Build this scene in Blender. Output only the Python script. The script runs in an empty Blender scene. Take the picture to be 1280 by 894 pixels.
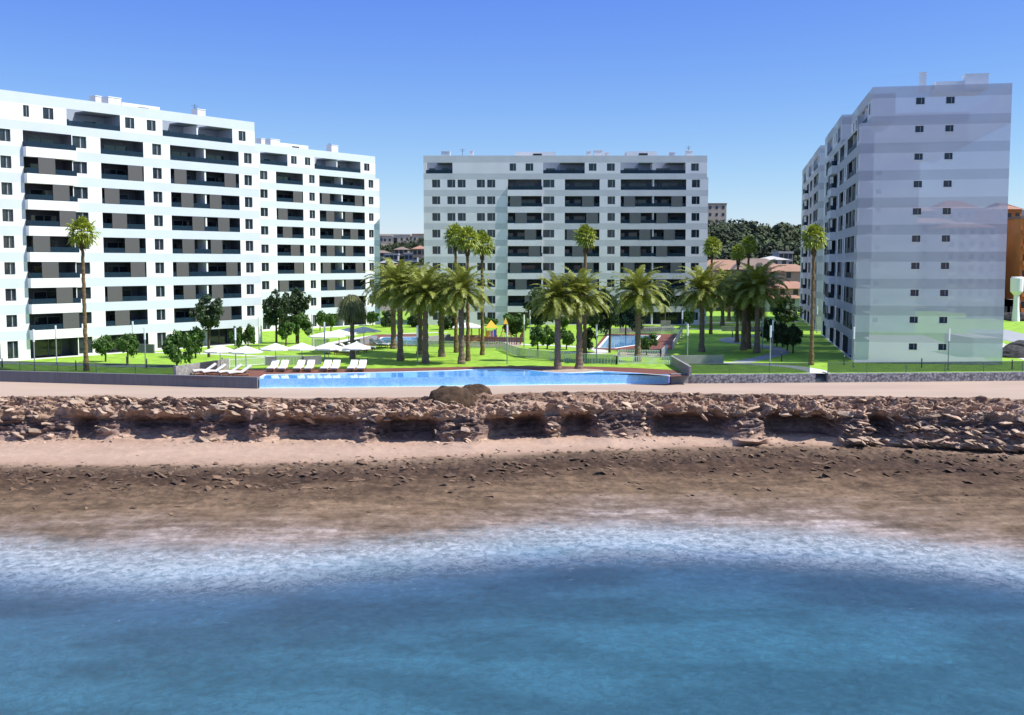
import bpy, math, random
import numpy as np
from mathutils import Vector, Matrix
random.seed(7); rng = np.random.default_rng(7)
S = bpy.context.scene
C = S.collection
R = math.radians

# ------------------------------------------------------------------ camera, sky, sun, exposure
F, H = 1400.0, 11.0
PITCH = math.atan(117 / 1400)
cp, sp = math.cos(PITCH), math.sin(PITCH)
cam = bpy.data.cameras.new('camera'); co = bpy.data.objects.new('camera', cam); C.objects.link(co)
co.location = (0, 0, H); co.rotation_euler = (R(90) - PITCH, 0, 0)
cam.sensor_width = 36; cam.lens = 36 * F / 1280; cam.clip_start = 0.5; cam.clip_end = 9000
S.camera = co
SUN_EL, SUN_AZ = R(53), R(-9)      # azimuth measured from +X towards +Y
W = bpy.data.worlds.new('World'); S.world = W; W.use_nodes = True
nt = W.node_tree; nt.nodes.clear()
o_ = nt.nodes.new('ShaderNodeOutputWorld'); bg = nt.nodes.new('ShaderNodeBackground'); sk = nt.nodes.new('ShaderNodeTexSky')
sk.sky_type = 'NISHITA'; sk.sun_disc = False; sk.sun_elevation = SUN_EL; sk.sun_rotation = R(90) - SUN_AZ
sk.altitude = 0; sk.air_density = 1.0; sk.dust_density = 0.15; sk.ozone_density = 2.5
bg.inputs['Strength'].default_value = 0.15
# deepen the low sky towards the saturated blue of the photograph, leave the high sky as it is
sep = nt.nodes.new('ShaderNodeSeparateColor'); com = nt.nodes.new('ShaderNodeCombineColor'); nt.links.new(sk.outputs[0], sep.inputs[0])
for i_, (raw, out, ex) in enumerate(((1.97, .53, 1.4), (3.28, 1.20, 1.36), (5.4, 3.55, .34))):
    d1 = nt.nodes.new('ShaderNodeMath'); d1.operation = 'DIVIDE'; d1.inputs[1].default_value = raw; nt.links.new(sep.outputs[i_], d1.inputs[0])
    d2 = nt.nodes.new('ShaderNodeMath'); d2.operation = 'POWER'; d2.inputs[1].default_value = ex; nt.links.new(d1.outputs[0], d2.inputs[0])
    d3 = nt.nodes.new('ShaderNodeMath'); d3.operation = 'MULTIPLY'; d3.inputs[1].default_value = out; nt.links.new(d2.outputs[0], d3.inputs[0]); nt.links.new(d3.outputs[0], com.inputs[i_])
tcw = nt.nodes.new('ShaderNodeTexCoord'); sxyz = nt.nodes.new('ShaderNodeSeparateXYZ'); nt.links.new(tcw.outputs['Generated'], sxyz.inputs[0])
mrw = nt.nodes.new('ShaderNodeMapRange'); mrw.interpolation_type = 'SMOOTHSTEP'; mrw.inputs['From Min'].default_value = .34; mrw.inputs['From Max'].default_value = .75; nt.links.new(sxyz.outputs[2], mrw.inputs[0])
mxw = nt.nodes.new('ShaderNodeMix'); mxw.data_type = 'RGBA'; nt.links.new(mrw.outputs[0], mxw.inputs[0]); nt.links.new(com.outputs[0], mxw.inputs[6]); nt.links.new(sk.outputs[0], mxw.inputs[7])
nt.links.new(mxw.outputs[2], bg.inputs[0]); nt.links.new(bg.outputs[0], o_.inputs[0])
sun = bpy.data.lights.new('sun', 'SUN'); sun.energy = 3.9; sun.angle = R(0.53); sun.color = (1.0, 0.955, 0.88)
so = bpy.data.objects.new('sun', sun); C.objects.link(so)
sdir = Vector((math.cos(SUN_EL) * math.cos(SUN_AZ), math.cos(SUN_EL) * math.sin(SUN_AZ), math.sin(SUN_EL)))
so.rotation_euler = sdir.to_track_quat('Z', 'Y').to_euler()
S.view_settings.view_transform = 'Standard'; S.view_settings.look = 'None'
S.view_settings.gamma = 1; S.view_settings.exposure = 0.75
try: S.view_settings.use_curve_mapping = False
except Exception: pass
S.render.engine = 'CYCLES'
S.cycles.transparent_max_bounces = 24
S.cycles.max_bounces = 8

# ------------------------------------------------------------------ pixel helpers (a survey of where things stand)
def ray(px, py):
    a = (px - 640) / F; u = -(py - 447) / F
    return (a, cp + u * sp, -sp + u * cp)
def P(px, py, z=0.0):
    r = ray(px, py); t = (z - H) / r[2]
    return Vector((r[0] * t, r[1] * t, z))
def up(px, py, Y):                      # height seen at pixel row py for something standing at distance Y
    r = ray(px, py); return H + Y / r[1] * r[2]
def scale_at(Y): return Y / F           # metres per photo pixel

# ------------------------------------------------------------------ materials
MATS = {}
def newmat(name):
    m = bpy.data.materials.new(name); m.use_nodes = True; MATS[name] = m
    n = m.node_tree; return m, n, n.nodes['Principled BSDF']
def mat(name, col, rough=0.7, var=0.12, scale=2.0, metal=0.0, spec=0.4, bump=0.0, bscale=20.0, alpha=1.0, island=0.0, trans=0.0, coords='Object', stretch=None):
    m, n, b = newmat(name)
    L = n.links.new
    tc = n.nodes.new('ShaderNodeTexCoord'); mp = n.nodes.new('ShaderNodeMapping')
    L(tc.outputs[coords], mp.inputs[0])
    if stretch: mp.inputs['Scale'].default_value = stretch
    nz = n.nodes.new('ShaderNodeTexNoise'); nz.inputs['Scale'].default_value = scale; nz.inputs['Detail'].default_value = 6
    L(mp.outputs[0], nz.inputs[0])
    cr = n.nodes.new('ShaderNodeMapRange'); cr.inputs['From Min'].default_value = .3; cr.inputs['From Max'].default_value = .7
    cr.inputs['To Min'].default_value = 1 - var; cr.inputs['To Max'].default_value = 1 + var
    L(nz.outputs[0], cr.inputs[0])
    mx = n.nodes.new('ShaderNodeVectorMath'); mx.operation = 'SCALE'; mx.inputs[0].default_value = col
    if island > 0:
        g = n.nodes.new('ShaderNodeNewGeometry'); mr = n.nodes.new('ShaderNodeMapRange')
        mr.inputs['To Min'].default_value = 1 - island; mr.inputs['To Max'].default_value = 1 + island
        L(g.outputs['Random Per Island'], mr.inputs[0])
        mm = n.nodes.new('ShaderNodeMath'); mm.operation = 'MULTIPLY'
        L(cr.outputs[0], mm.inputs[0]); L(mr.outputs[0], mm.inputs[1]); L(mm.outputs[0], mx.inputs['Scale'])
    else: L(cr.outputs[0], mx.inputs['Scale'])
    L(mx.outputs[0], b.inputs['Base Color'])
    b.inputs['Roughness'].default_value = rough; b.inputs['Metallic'].default_value = metal
    b.inputs['Specular IOR Level'].default_value = spec; b.inputs['Alpha'].default_value = alpha
    if bump > 0:
        n2 = n.nodes.new('ShaderNodeTexNoise'); n2.inputs['Scale'].default_value = bscale; n2.inputs['Detail'].default_value = 5
        L(mp.outputs[0], n2.inputs[0])
        bp = n.nodes.new('ShaderNodeBump'); bp.inputs['Strength'].default_value = bump; bp.inputs['Distance'].default_value = .05
        L(n2.outputs[0], bp.inputs['Height']); L(bp.outputs[0], b.inputs['Normal'])
    if trans > 0:
        tr = n.nodes.new('ShaderNodeBsdfTranslucent'); ms = n.nodes.new('ShaderNodeMixShader'); ms.inputs[0].default_value = trans
        out = n.nodes['Material Output']
        L(mx.outputs[0], tr.inputs[0]); L(b.outputs[0], ms.inputs[1]); L(tr.outputs[0], ms.inputs[2]); L(ms.outputs[0], out.inputs[0])
    return m
def see_through(m, fac, tint=(1, 1, 1)):
    n = m.node_tree; out = n.nodes['Material Output']; src = out.inputs[0].links[0].from_socket
    t = n.nodes.new('ShaderNodeBsdfTransparent'); t.inputs[0].default_value = (*tint, 1)
    ms = n.nodes.new('ShaderNodeMixShader'); ms.inputs[0].default_value = fac
    n.links.new(src, ms.inputs[1]); n.links.new(t.outputs[0], ms.inputs[2]); n.links.new(ms.outputs[0], out.inputs[0])
    return m
def brick_mat(name, c1, c2, cm, scale, rough=.7, bump=.3, vor=False, coords='Object', bw=.5, rh=.25):
    m, n, b = newmat(name); L = n.links.new
    tc = n.nodes.new('ShaderNodeTexCoord')
    if vor:
        v = n.nodes.new('ShaderNodeTexVoronoi'); v.inputs['Scale'].default_value = scale; L(tc.outputs[coords], v.inputs[0])
        cr = n.nodes.new('ShaderNodeValToRGB'); cr.color_ramp.elements[0].color = (*c1, 1); cr.color_ramp.elements[1].color = (*c2, 1)
        L(v.outputs['Color'], cr.inputs[0])
        d = n.nodes.new('ShaderNodeMapRange'); d.inputs['From Max'].default_value = .75; L(v.outputs['Distance'], d.inputs[0])
        mx = n.nodes.new('ShaderNodeMix'); mx.data_type = 'RGBA'; L(d.outputs[0], mx.inputs[0]); L(cr.outputs[0], mx.inputs[6]); mx.inputs[7].default_value = (*cm, 1)
        L(mx.outputs[2], b.inputs['Base Color'])
        bp = n.nodes.new('ShaderNodeBump'); bp.inputs['Strength'].default_value = bump; bp.invert = True; L(v.outputs['Distance'], bp.inputs['Height']); L(bp.outputs[0], b.inputs['Normal'])
    else:
        br = n.nodes.new('ShaderNodeTexBrick'); br.inputs['Scale'].default_value = scale
        br.inputs['Color1'].default_value = (*c1, 1); br.inputs['Color2'].default_value = (*c2, 1); br.inputs['Mortar'].default_value = (*cm, 1)
        br.inputs['Brick Width'].default_value = bw; br.inputs['Row Height'].default_value = rh; br.inputs['Mortar Size'].default_value = .02
        L(tc.outputs[coords], br.inputs[0]); L(br.outputs[0], b.inputs['Base Color'])
    b.inputs['Roughness'].default_value = rough
    return m

M = {}
M['white'] = mat('white_render', (.80, .80, .79), .8, .03, .35)
M['stripe'] = mat('pale_blue_grey_paint', (.56, .615, .67), .8, .03, .35)
M['inner'] = mat('loggia_shade_grey', (.075, .08, .095), .8, .1)  # deep shade on the white loggia walls, put into the colour
M['inner_mid'] = mat('loggia_shade_pale', (.17, .18, .20), .8, .1)  # milder top-floor loggia shade in the colour; door frames share it
M['cwhite'] = mat('off_white_render', (.76, .72, .76), .8, .06, .35)
M['cstripe'] = mat('grey_band_paint', (.575, .56, .60), .8, .06, .35)
M['gwhite'] = see_through(mat('ghost_render', (.80, .775, .82), .8, .04, .25), .28)
M['gstripe'] = see_through(mat('ghost_band', (.585, .57, .62), .8, .04, .25), .26)
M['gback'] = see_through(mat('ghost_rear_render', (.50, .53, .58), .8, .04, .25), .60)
M['terrace'] = mat('terrace_shade_grey', (.34, .38, .44), .8, .05)  # blue-grey carries the shade on white attic terrace walls
M['roofgravel'] = mat('roof_gravel', (.35, .34, .32), .9, .2, 3)
M['frame'] = mat('dark_window_frame', (.045, .05, .06), .45, .05)
M['glass'] = mat('dark_window_glass', (.02, .028, .04), .06, .3, .8, spec=.6)
M['reveal'] = mat('window_curtain_slit', (.35, .38, .42), .6, .1)
M['rail'] = see_through(mat('tinted_balcony_glass', (.018, .042, .068), .45, .1, spec=.2), .35, (.5, .6, .7))
M['screen'] = mat('grey_louvre', (.115, .11, .11), .6, .12, 8, stretch=(1, 1, 14))
M['cscreen'] = mat('grey_louvre_pale', (.135, .14, .15), .6, .12, 8, stretch=(1, 1, 14))
M['lawn'] = mat('sunny_lawn', (.235, .40, .03), .85, .28, .8, bump=.6, bscale=6, coords='Generated' if False else 'Object')
M['earth'] = mat('far_ground', (.16, .14, .10), .95, .4, .03)
M['promenade'] = mat('sand_coloured_path', (.39, .29, .225), .9, .08, .25, bump=.15, bscale=8, stretch=(.4, 1, 1))
M['path_white'] = mat('pale_path', (.55, .54, .52), .85, .08, .6)
M['path_grey'] = mat('grey_path', (.30, .31, .33), .85, .1, .6)
M['asphalt'] = mat('asphalt', (.06, .06, .065), .9, .2, .6)
M['deck'] = brick_mat('red_brown_deck', (.20, .065, .04), (.15, .05, .032), (.08, .03, .02), 1.6, bw=.9, rh=.3)
M['sandpit'] = mat('sandy_soil', (.36, .28, .22), .95, .2, 1.5)
M['slab'] = mat('grey_retaining_render', (.15, .15, .165), .85, .12, 1.2, stretch=(3, 3, .4))
M['palewall'] = brick_mat('pale_stone_wall', (.42, .40, .36), (.30, .29, .27), (.22, .21, .2), 3.0, vor=True, bump=.4)
M['greywall'] = mat('grey_panel_wall', (.24, .235, .24), .85, .12, 1.0)
M['gabion'] = brick_mat('pebble_gabion', (.26, .25, .27), (.62, .60, .62), (.10, .10, .11), 4.2, vor=True, bump=.8)
M['darksteel'] = mat('dark_steel', (.05, .052, .055), .5, .1, metal=.3)
M['step'] = mat('dark_step', (.09, .10, .115), .8, .1)
M['fglass'] = see_through(mat('smoked_fence_glass', (.05, .07, .075), .1, .1, spec=.5), .72, (.62, .68, .70))
M['frail'] = mat('fence_rail_paint', (.13, .17, .15), .5, .1)
M['picket'] = mat('white_picket_paint', (.72, .73, .70), .6, .05)
M['mesh'] = see_through(mat('mesh_fence_paint', (.30, .38, .30), .6, .2, 6), .6)
M['pool'] = None
M['lampwhite'] = mat('lamp_opal', (.82, .83, .84), .35, .02)
M['lampgrey'] = mat('lamp_post_grey', (.30, .31, .31), .5, .08, metal=.2)
M['canvas'] = mat('white_canvas', (.82, .80, .76), .85, .05, 3, trans=.15)
M['cushion'] = mat('white_cushion', (.82, .81, .78), .9, .04, 5)
M['wood'] = mat('teak', (.30, .17, .09), .6, .25, 4, stretch=(1, 8, 8))
M['palmtrunk'] = mat('palm_bark', (.20, .145, .105), .95, .35, 3, bump=1.0, bscale=7, stretch=(1, 1, 3.5))
M['thintrunk'] = mat('fan_palm_bark', (.165, .11, .05), .95, .35, 3, bump=.8, bscale=6, stretch=(1, 1, 3))
M['frond'] = mat('date_palm_leaf', (.225, .25, .036), .5, .15, 1.0, island=.4, trans=.25, spec=.5)
M['fan'] = mat('fan_palm_leaf', (.27, .32, .03), .5, .15, 2.0, island=.45, trans=.2)
M['dead'] = mat('dry_palm_skirt', (.12, .085, .035), .95, .3, 4, island=.4)
M['shag'] = mat('shaggy_palm_leaf', (.17, .185, .07), .7, .2, 2.0, island=.5, trans=.25)
M['leafdark'] = mat('dark_tree_leaf', (.035, .065, .02), .6, .2, 1.0, island=.55, trans=.15)
M['leaf'] = mat('tree_leaf', (.075, .15, .025), .6, .2, 1.0, island=.5, trans=.22)
M['leaffar'] = mat('far_wood_leaf', (.05, .068, .028), .8, .55, .05, island=.3)
M['bark'] = mat('tree_bark', (.085, .06, .04), .95, .3, 5)
M['roofline'] = mat('roof_plant_white', (.78, .78, .78), .8, .04)
M['louv'] = mat('black_vent', (.03, .03, .03), .7, .05)

# ------------------------------------------------------------------ mesh builder
class MB:
    def __init__(s): s.v = []; s.f = []; s.m = []
    def quad(s, a, b, c, d, m=0):
        i = len(s.v); s.v += [a, b, c, d]; s.f.append((i, i + 1, i + 2, i + 3)); s.m.append(m)
    def tri(s, a, b, c, m=0):
        i = len(s.v); s.v += [a, b, c]; s.f.append((i, i + 1, i + 2)); s.m.append(m)
    def box(s, x0, x1, y0, y1, z0, z1, m=0):
        i = len(s.v); s.v += [(x0, y0, z0), (x1, y0, z0), (x1, y1, z0), (x0, y1, z0), (x0, y0, z1), (x1, y0, z1), (x1, y1, z1), (x0, y1, z1)]
        for q in ((3, 2, 1, 0), (4, 5, 6, 7), (0, 1, 5, 4), (1, 2, 6, 5), (2, 3, 7, 6), (3, 0, 4, 7)):
            s.f.append(tuple(i + k for k in q)); s.m.append(m)
    def obox(s, a, b, w, z0, z1, m=0):      # box along the segment a-b
        a = Vector((a[0], a[1])); b = Vector((b[0], b[1])); d = (b - a).normalized(); n = Vector((-d.y, d.x)) * w / 2
        ps = [a - n, b - n, b + n, a + n]; i = len(s.v)
        s.v += [(p.x, p.y, z0) for p in ps] + [(p.x, p.y, z1) for p in ps]
        for q in ((3, 2, 1, 0), (4, 5, 6, 7), (0, 1, 5, 4), (1, 2, 6, 5), (2, 3, 7, 6), (3, 0, 4, 7)):
            s.f.append(tuple(i + k for k in q)); s.m.append(m)
    def tube(s, pts, rad, n=8, m=0, cap=True):
        base = len(s.v); K = len(pts); pts = [Vector(p) for p in pts]
        for k, p in enumerate(pts):
            d = (pts[min(k + 1, K - 1)] - pts[max(k - 1, 0)])
            d = d.normalized() if d.length > 1e-6 else Vector((0, 0, 1))
            a = d.cross(Vector((0, 1, 0)) if abs(d.y) < .9 else Vector((1, 0, 0))).normalized(); b = d.cross(a)
            r = rad[k] if isinstance(rad, (list, tuple)) else rad
            for j in range(n):
                t = 2 * math.pi * j / n; s.v.append(tuple(p + (a * math.cos(t) + b * math.sin(t)) * r))
        for k in range(K - 1):
            for j in range(n):
                s.f.append((base + k * n + j, base + k * n + (j + 1) % n, base + (k + 1) * n + (j + 1) % n, base + (k + 1) * n + j)); s.m.append(m)
        if cap:
            s.f.append(tuple(base + j for j in range(n))[::-1]); s.m.append(m)
            s.f.append(tuple(base + (K - 1) * n + j for j in range(n))); s.m.append(m)
    def mesh(s, name, mats, smooth=False):
        me = bpy.data.meshes.new(name); me.from_pydata([tuple(v) for v in s.v], [], s.f)
        for mm in (mats if isinstance(mats, (list, tuple)) else [mats]): me.materials.append(mm)
        me.polygons.foreach_set('material_index', s.m)
        if smooth: me.polygons.foreach_set('use_smooth', [True] * len(me.polygons))
        me.update(); return me
def ob(name, me, parent=None, loc=(0, 0, 0)):
    o = bpy.data.objects.new(name, me); C.objects.link(o); o.location = loc
    if parent is not None: o.parent = parent
    return o
def thing(name, label, cat, loc=(0, 0, 0), rz=0.0, group=None):
    o = bpy.data.objects.new(name, None); C.objects.link(o); o.location = loc; o.rotation_euler = (0, 0, rz)
    o.empty_display_size = .3
    o['label'] = label; o['category'] = cat
    if group: o['group'] = group
    return o
def tag(o, label, cat, group=None):
    o['label'] = label; o['category'] = cat
    if group: o['group'] = group
    return o
def struct(o, kind='structure'): o['kind'] = kind; return o

# ------------------------------------------------------------------ noise
def _hash(ix, iy, iz, seed):
    h = (ix.astype(np.int64) * 374761393 + iy.astype(np.int64) * 668265263 + iz.astype(np.int64) * 2147483647 + seed * 974634777) & 0xffffffff
    h = ((h ^ (h >> 13)) * 1274126177) & 0xffffffff
    return ((h ^ (h >> 16)) & 0xffff) / 65535.0
def vnoise(x, y, z, seed=0):
    xi, yi, zi = np.floor(x), np.floor(y), np.floor(z); fx, fy, fz = x - xi, y - yi, z - zi
    fx = fx * fx * (3 - 2 * fx); fy = fy * fy * (3 - 2 * fy); fz = fz * fz * (3 - 2 * fz); r = 0
    for a in (0, 1):
        for b in (0, 1):
            for c in (0, 1):
                r = r + _hash(xi + a, yi + b, zi + c, seed) * (fx if a else 1 - fx) * (fy if b else 1 - fy) * (fz if c else 1 - fz)
    return r
def fbm(x, y, z, oct=5, seed=0, ridged=False):
    s = 0; a = .5; t = 0
    for k in range(oct):
        n = vnoise(x, y, z, seed + k)
        if ridged: n = 1 - np.abs(2 * n - 1)
        s = s + a * n; t += a; a *= .5; x = x * 2.03; y = y * 2.03; z = z * 2.03
    return s / t
def grid_mesh(name, V, nx, ny, material, attrs=None, smooth=True):
    # V: (nx*ny,3), index = i*ny + j
    i, j = np.meshgrid(np.arange(nx - 1), np.arange(ny - 1), indexing='ij'); a = (i * ny + j).ravel()
    Fc = np.stack([a, a + 1, a + ny + 1, a + ny], 1)
    me = bpy.data.meshes.new(name); me.vertices.add(len(V)); me.vertices.foreach_set('co', V.astype(np.float32).ravel())
    me.loops.add(Fc.size); me.loops.foreach_set('vertex_index', Fc.ravel().astype(np.int32))
    me.polygons.add(len(Fc)); me.polygons.foreach_set('loop_start', np.arange(0, Fc.size, 4, dtype=np.int32))
    me.polygons.foreach_set('loop_total', np.full(len(Fc), 4, dtype=np.int32))
    me.update(calc_edges=True)
    if smooth: me.polygons.foreach_set('use_smooth', np.ones(len(Fc), dtype=bool))
    for k, v in (attrs or {}).items():
        at = me.attributes.new(k, 'FLOAT', 'POINT'); at.data.foreach_set('value', v.astype(np.float32).ravel())
    me.materials.append(material); me.validate(); return me

# ------------------------------------------------------------------ coast: rocky ledge, beach, sea
# front edge of the promenade as a height-constant curve
def interp_px(tab, z):
    pts = [P(a, b, z) for a, b in tab]; xs = [p.x for p in pts]; ys = [p.y for p in pts]
    xs = [xs[0] - 60] + xs + [xs[-1] + 60]; ys = [ys[0] + (ys[0] - ys[1]) * .6] + ys + [ys[-1] + (ys[-1] - ys[-2]) * .6]
    return xs, ys
PZ = -.9
edge_tab = [(0, 496), (200, 498), (330, 499), (540, 497), (640, 492), (760, 490), (900, 493), (1080, 496), (1280, 500)]
lip_tab = [(0, 521), (150, 519), (330, 521), (540, 523), (640, 520), (800, 516), (940, 517), (1100, 520), (1280, 526)]
base_tab = [(0, 549), (130, 549), (250, 551), (400, 550), (540, 550), (600, 546), (680, 543), (800, 541), (930, 542), (1060, 543), (1180, 549), (1280, 555)]
sand_tab = [(0, 582), (200, 580), (400, 577), (520, 570), (640, 567), (800, 560), (950, 556), (1100, 557), (1280, 566)]
shore_tab = [(0, 664), (130, 674), (270, 680), (400, 674), (520, 664), (640, 653), (750, 648), (900, 651), (1050, 660), (1180, 673), (1280, 686)]
SEA = -5.4
xs = np.concatenate([np.arange(-100, -56, .6), np.arange(-56, 56, .125), np.arange(56, 100, .6)])
NX = len(xs)
def curve(tab, z): a, b = interp_px(tab, z); return np.interp(xs, a, b)
Ye = curve(edge_tab, PZ); Yl = curve(lip_tab, -2.05); Yb = curve(base_tab, -3.9); Ysd = curve(sand_tab, -4.5); Ysh = curve(shore_tab, SEA)
wob = (fbm(xs * .18, xs * 0, xs * 0, 4, 11) - .5)
# cave mask measured along the foot of the ledge
pxs = 640 + F * xs / 98.0
caves = [(100, 132, .6), (150, 262, 1), (272, 322, .8), (340, 462, 1), (474, 553, 1), (604, 684, .9), (700, 748, .8), (812, 915, 1), (948, 1050, .9), (1078, 1112, .6)]
cv = np.zeros(NX)
for a, b, s_ in caves:
    t = np.clip((pxs - a) / (b - a), 0, 1); cv = np.maximum(cv, s_ * np.clip(np.sin(t * math.pi) ** .8 * 1.35, 0, 1))
cv = np.clip(cv * (.35 + 1.3 * fbm(xs * .35, xs * 0 + 3, xs * 0, 4, 5)) + (fbm(xs * .6, xs * 0 + 8, xs * 0, 3, 6) - .5) * .5, 0, 1.15)
# profile control points (Y,z), per column
und = cv * 2.3
kb = np.clip((.55 - cv) / .45, 0, 1) * (.5 + fbm(xs * .8, xs * 0 + 2, xs * 0, 3, 9)); Yb = Yb * (1 - kb) + np.minimum(Yb, Yl - 1.6) * kb
Yb = np.convolve(np.pad(Yb, 8, mode='edge'), np.ones(17) / 17, 'valid')
def lp(t): return Yl * (1 - t) + Yb * t
prof = [
    (Ye + .8, PZ - .05 + xs * 0, 0.0, 0.0),
    (Ye, PZ + .0 + xs * 0, 0.02, .15),
    (Ye - .5, -1.0 + xs * 0, 0.08, .6),
    ((Ye + Yl) / 2, -1.4 + wob * .4, 0.20, 1),
    (Yl + .4, -1.85 + wob * .4, 0.34, 1),
    (Yl, -2.1 + wob * .4, 0.40, 1),
    (lp(.15) + und * .45, -2.32 + wob * .3, 0.45, .9),
    (lp(.3) + und, -2.75 + xs * 0, 0.50, .8),
    (lp(.7) + und * .95, -3.4 + xs * 0, 0.56, .8),
    (lp(1.0) + und * .62, -3.93 + xs * 0, 0.61, .30),
    (Yb - 1.0, -4.0 + xs * 0, 0.66, .15),
    (Ysd, -4.5 + wob * .2, 0.78, .12),
    (Ysd - 1.2, -4.55 + wob * .2, 0.80, .6),
    (Ysd * .55 + Ysh * .45, -4.85 + wob * .3, 0.90, .5),
    (Ysh + 2.5, -5.25 + xs * 0, 0.97, .35),
    (Ysh - 1, -5.50 + xs * 0, 1.0, .25),
    (Ysh - 12, -6.3 + xs * 0, 1.1, .5),
    (Ysh - 40, -8.5 + xs * 0, 1.3, .5)]
seg_n = [3, 5, 22, 30, 14, 12, 12, 14, 12, 10, 44, 10, 60, 50, 16, 10, 8]
rows = []
for k in range(len(prof) - 1):
    for j in range(seg_n[k]):
        t = j / seg_n[k]; a, b = prof[k], prof[k + 1]
        rows.append((a[0] * (1 - t) + b[0] * t, a[1] * (1 - t) + b[1] * t, xs * 0 + a[2] * (1 - t) + b[2] * t, xs * 0 + a[3] * (1 - t) + b[3] * t))
rows.append((prof[-1][0], prof[-1][1], xs * 0 + prof[-1][2], xs * 0 + prof[-1][3]))
Yg = np.stack([r[0] for r in rows], 1); Zg = np.stack([r[1] for r in rows], 1); Tg = np.stack([r[2] for r in rows], 1); Ag = np.stack([r[3] for r in rows], 1)
Xg = np.repeat(xs[:, None], Yg.shape[1], 1)
rock = np.clip((.60 - Tg) / .04, 0, 1) * Ag
shelf = np.clip((Tg - .785) / .02, 0, 1) * Ag
# slanting slabs: stretch noise along x with a tilt
u1 = Xg * .55 + Zg * .9; 
ca, sa = math.cos(.32), math.sin(.32)
Ua = Xg * ca + Zg * sa * 2.2 + Yg * .25; Va = -Xg * sa + Zg * ca * 2.0 + Yg * .35
wv = fbm(Xg * .3, Yg * .5, Zg * .3, 3, 15) * 2.2
n1 = fbm(Ua * .55 + wv, Va * 1.25, Yg * .7, 5, 21, True)
n2 = fbm(Ua * 1.3, Va * 2.8, Yg * 1.5 + Zg * 2, 4, 31, True)
n3 = fbm(Xg * .22, Yg * .4, Zg * .3, 3, 41)
n4 = fbm(Xg * 4, Yg * 4, Zg * 7, 3, 51)
def strata(n, k):
    q = n * k; f = q - np.floor(q); return (np.floor(q) + np.clip((f - .35) / .3, 0, 1)) / k
sl = strata(n1, 9)
d = rock * ((sl - .55) * 2.3 + (strata(n2, 6) - .55) * 1.0 + (n3 - .5) * 1.2 + (n4 - .5) * .22)
in_cave = np.clip(1 - np.abs(Tg - .52) / .07, 0, 1) * cv[:, None]
d *= (1 - .6 * in_cave)
Yg = Yg - d * .75; Zg = Zg + d * np.where(Tg < .42, .62, .25)
# notches in the lip so the overhang looks broken
lipm = np.clip(1 - np.abs(Tg - .40) / .08, 0, 1)
Yg += lipm * (fbm(Xg * .9, Xg * 0, Xg * 0, 4, 61) - .5) * 1.4
Zg += lipm * (fbm(Xg * 1.3, Xg * 0 + 5, Xg * 0, 4, 62) - .5) * .75
s1 = fbm(Xg * .45, Yg * .55, Yg * 0, 5, 71, True); s2 = fbm(Xg * 1.6, Yg * 1.8, Yg * 0, 4, 81, True)
dark = np.clip(1 - np.abs(Tg - .835) / .05, 0, 1)
terr = np.floor(s1 * 9) / 9
Zg += shelf * ((s1 - .6) * .55 + (terr - s1) * .35 + (s2 - .6) * (.34 + .7 * dark)) * np.where(Tg > .93, .3, 1.0)
sandm = np.clip((Tg - .58) / .04, 0, 1) * np.clip((.80 - Tg) / .03, 0, 1)
Zg += sandm * ((fbm(Xg * .35, Yg * .8, Yg * 0, 4, 91) - .5) * .35 + (fbm(Xg * 3, Yg * 5, Yg * 0, 3, 92) - .5) * .07)
# small stones scattered at the foot of the ledge
peb = np.clip(fbm(Xg * 3.2, Yg * 4.2, Yg * 0, 2, 101) - .66, 0, 1) * 3.0
Zg += peb * .28 * np.clip(1 - np.abs(Tg - .66) / .05, 0, 1)
right = np.clip((pxs - 1040) / 80, 0, 1)[:, None]
Zg += right * np.clip(1 - np.abs(Tg - .62) / .12, 0, 1) * ((fbm(Xg * 1.2, Yg * 2.2, Zg, 4, 111, True) - .5) * .9)
V = np.stack([Xg, Yg, Zg], 2).reshape(-1, 3)

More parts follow.
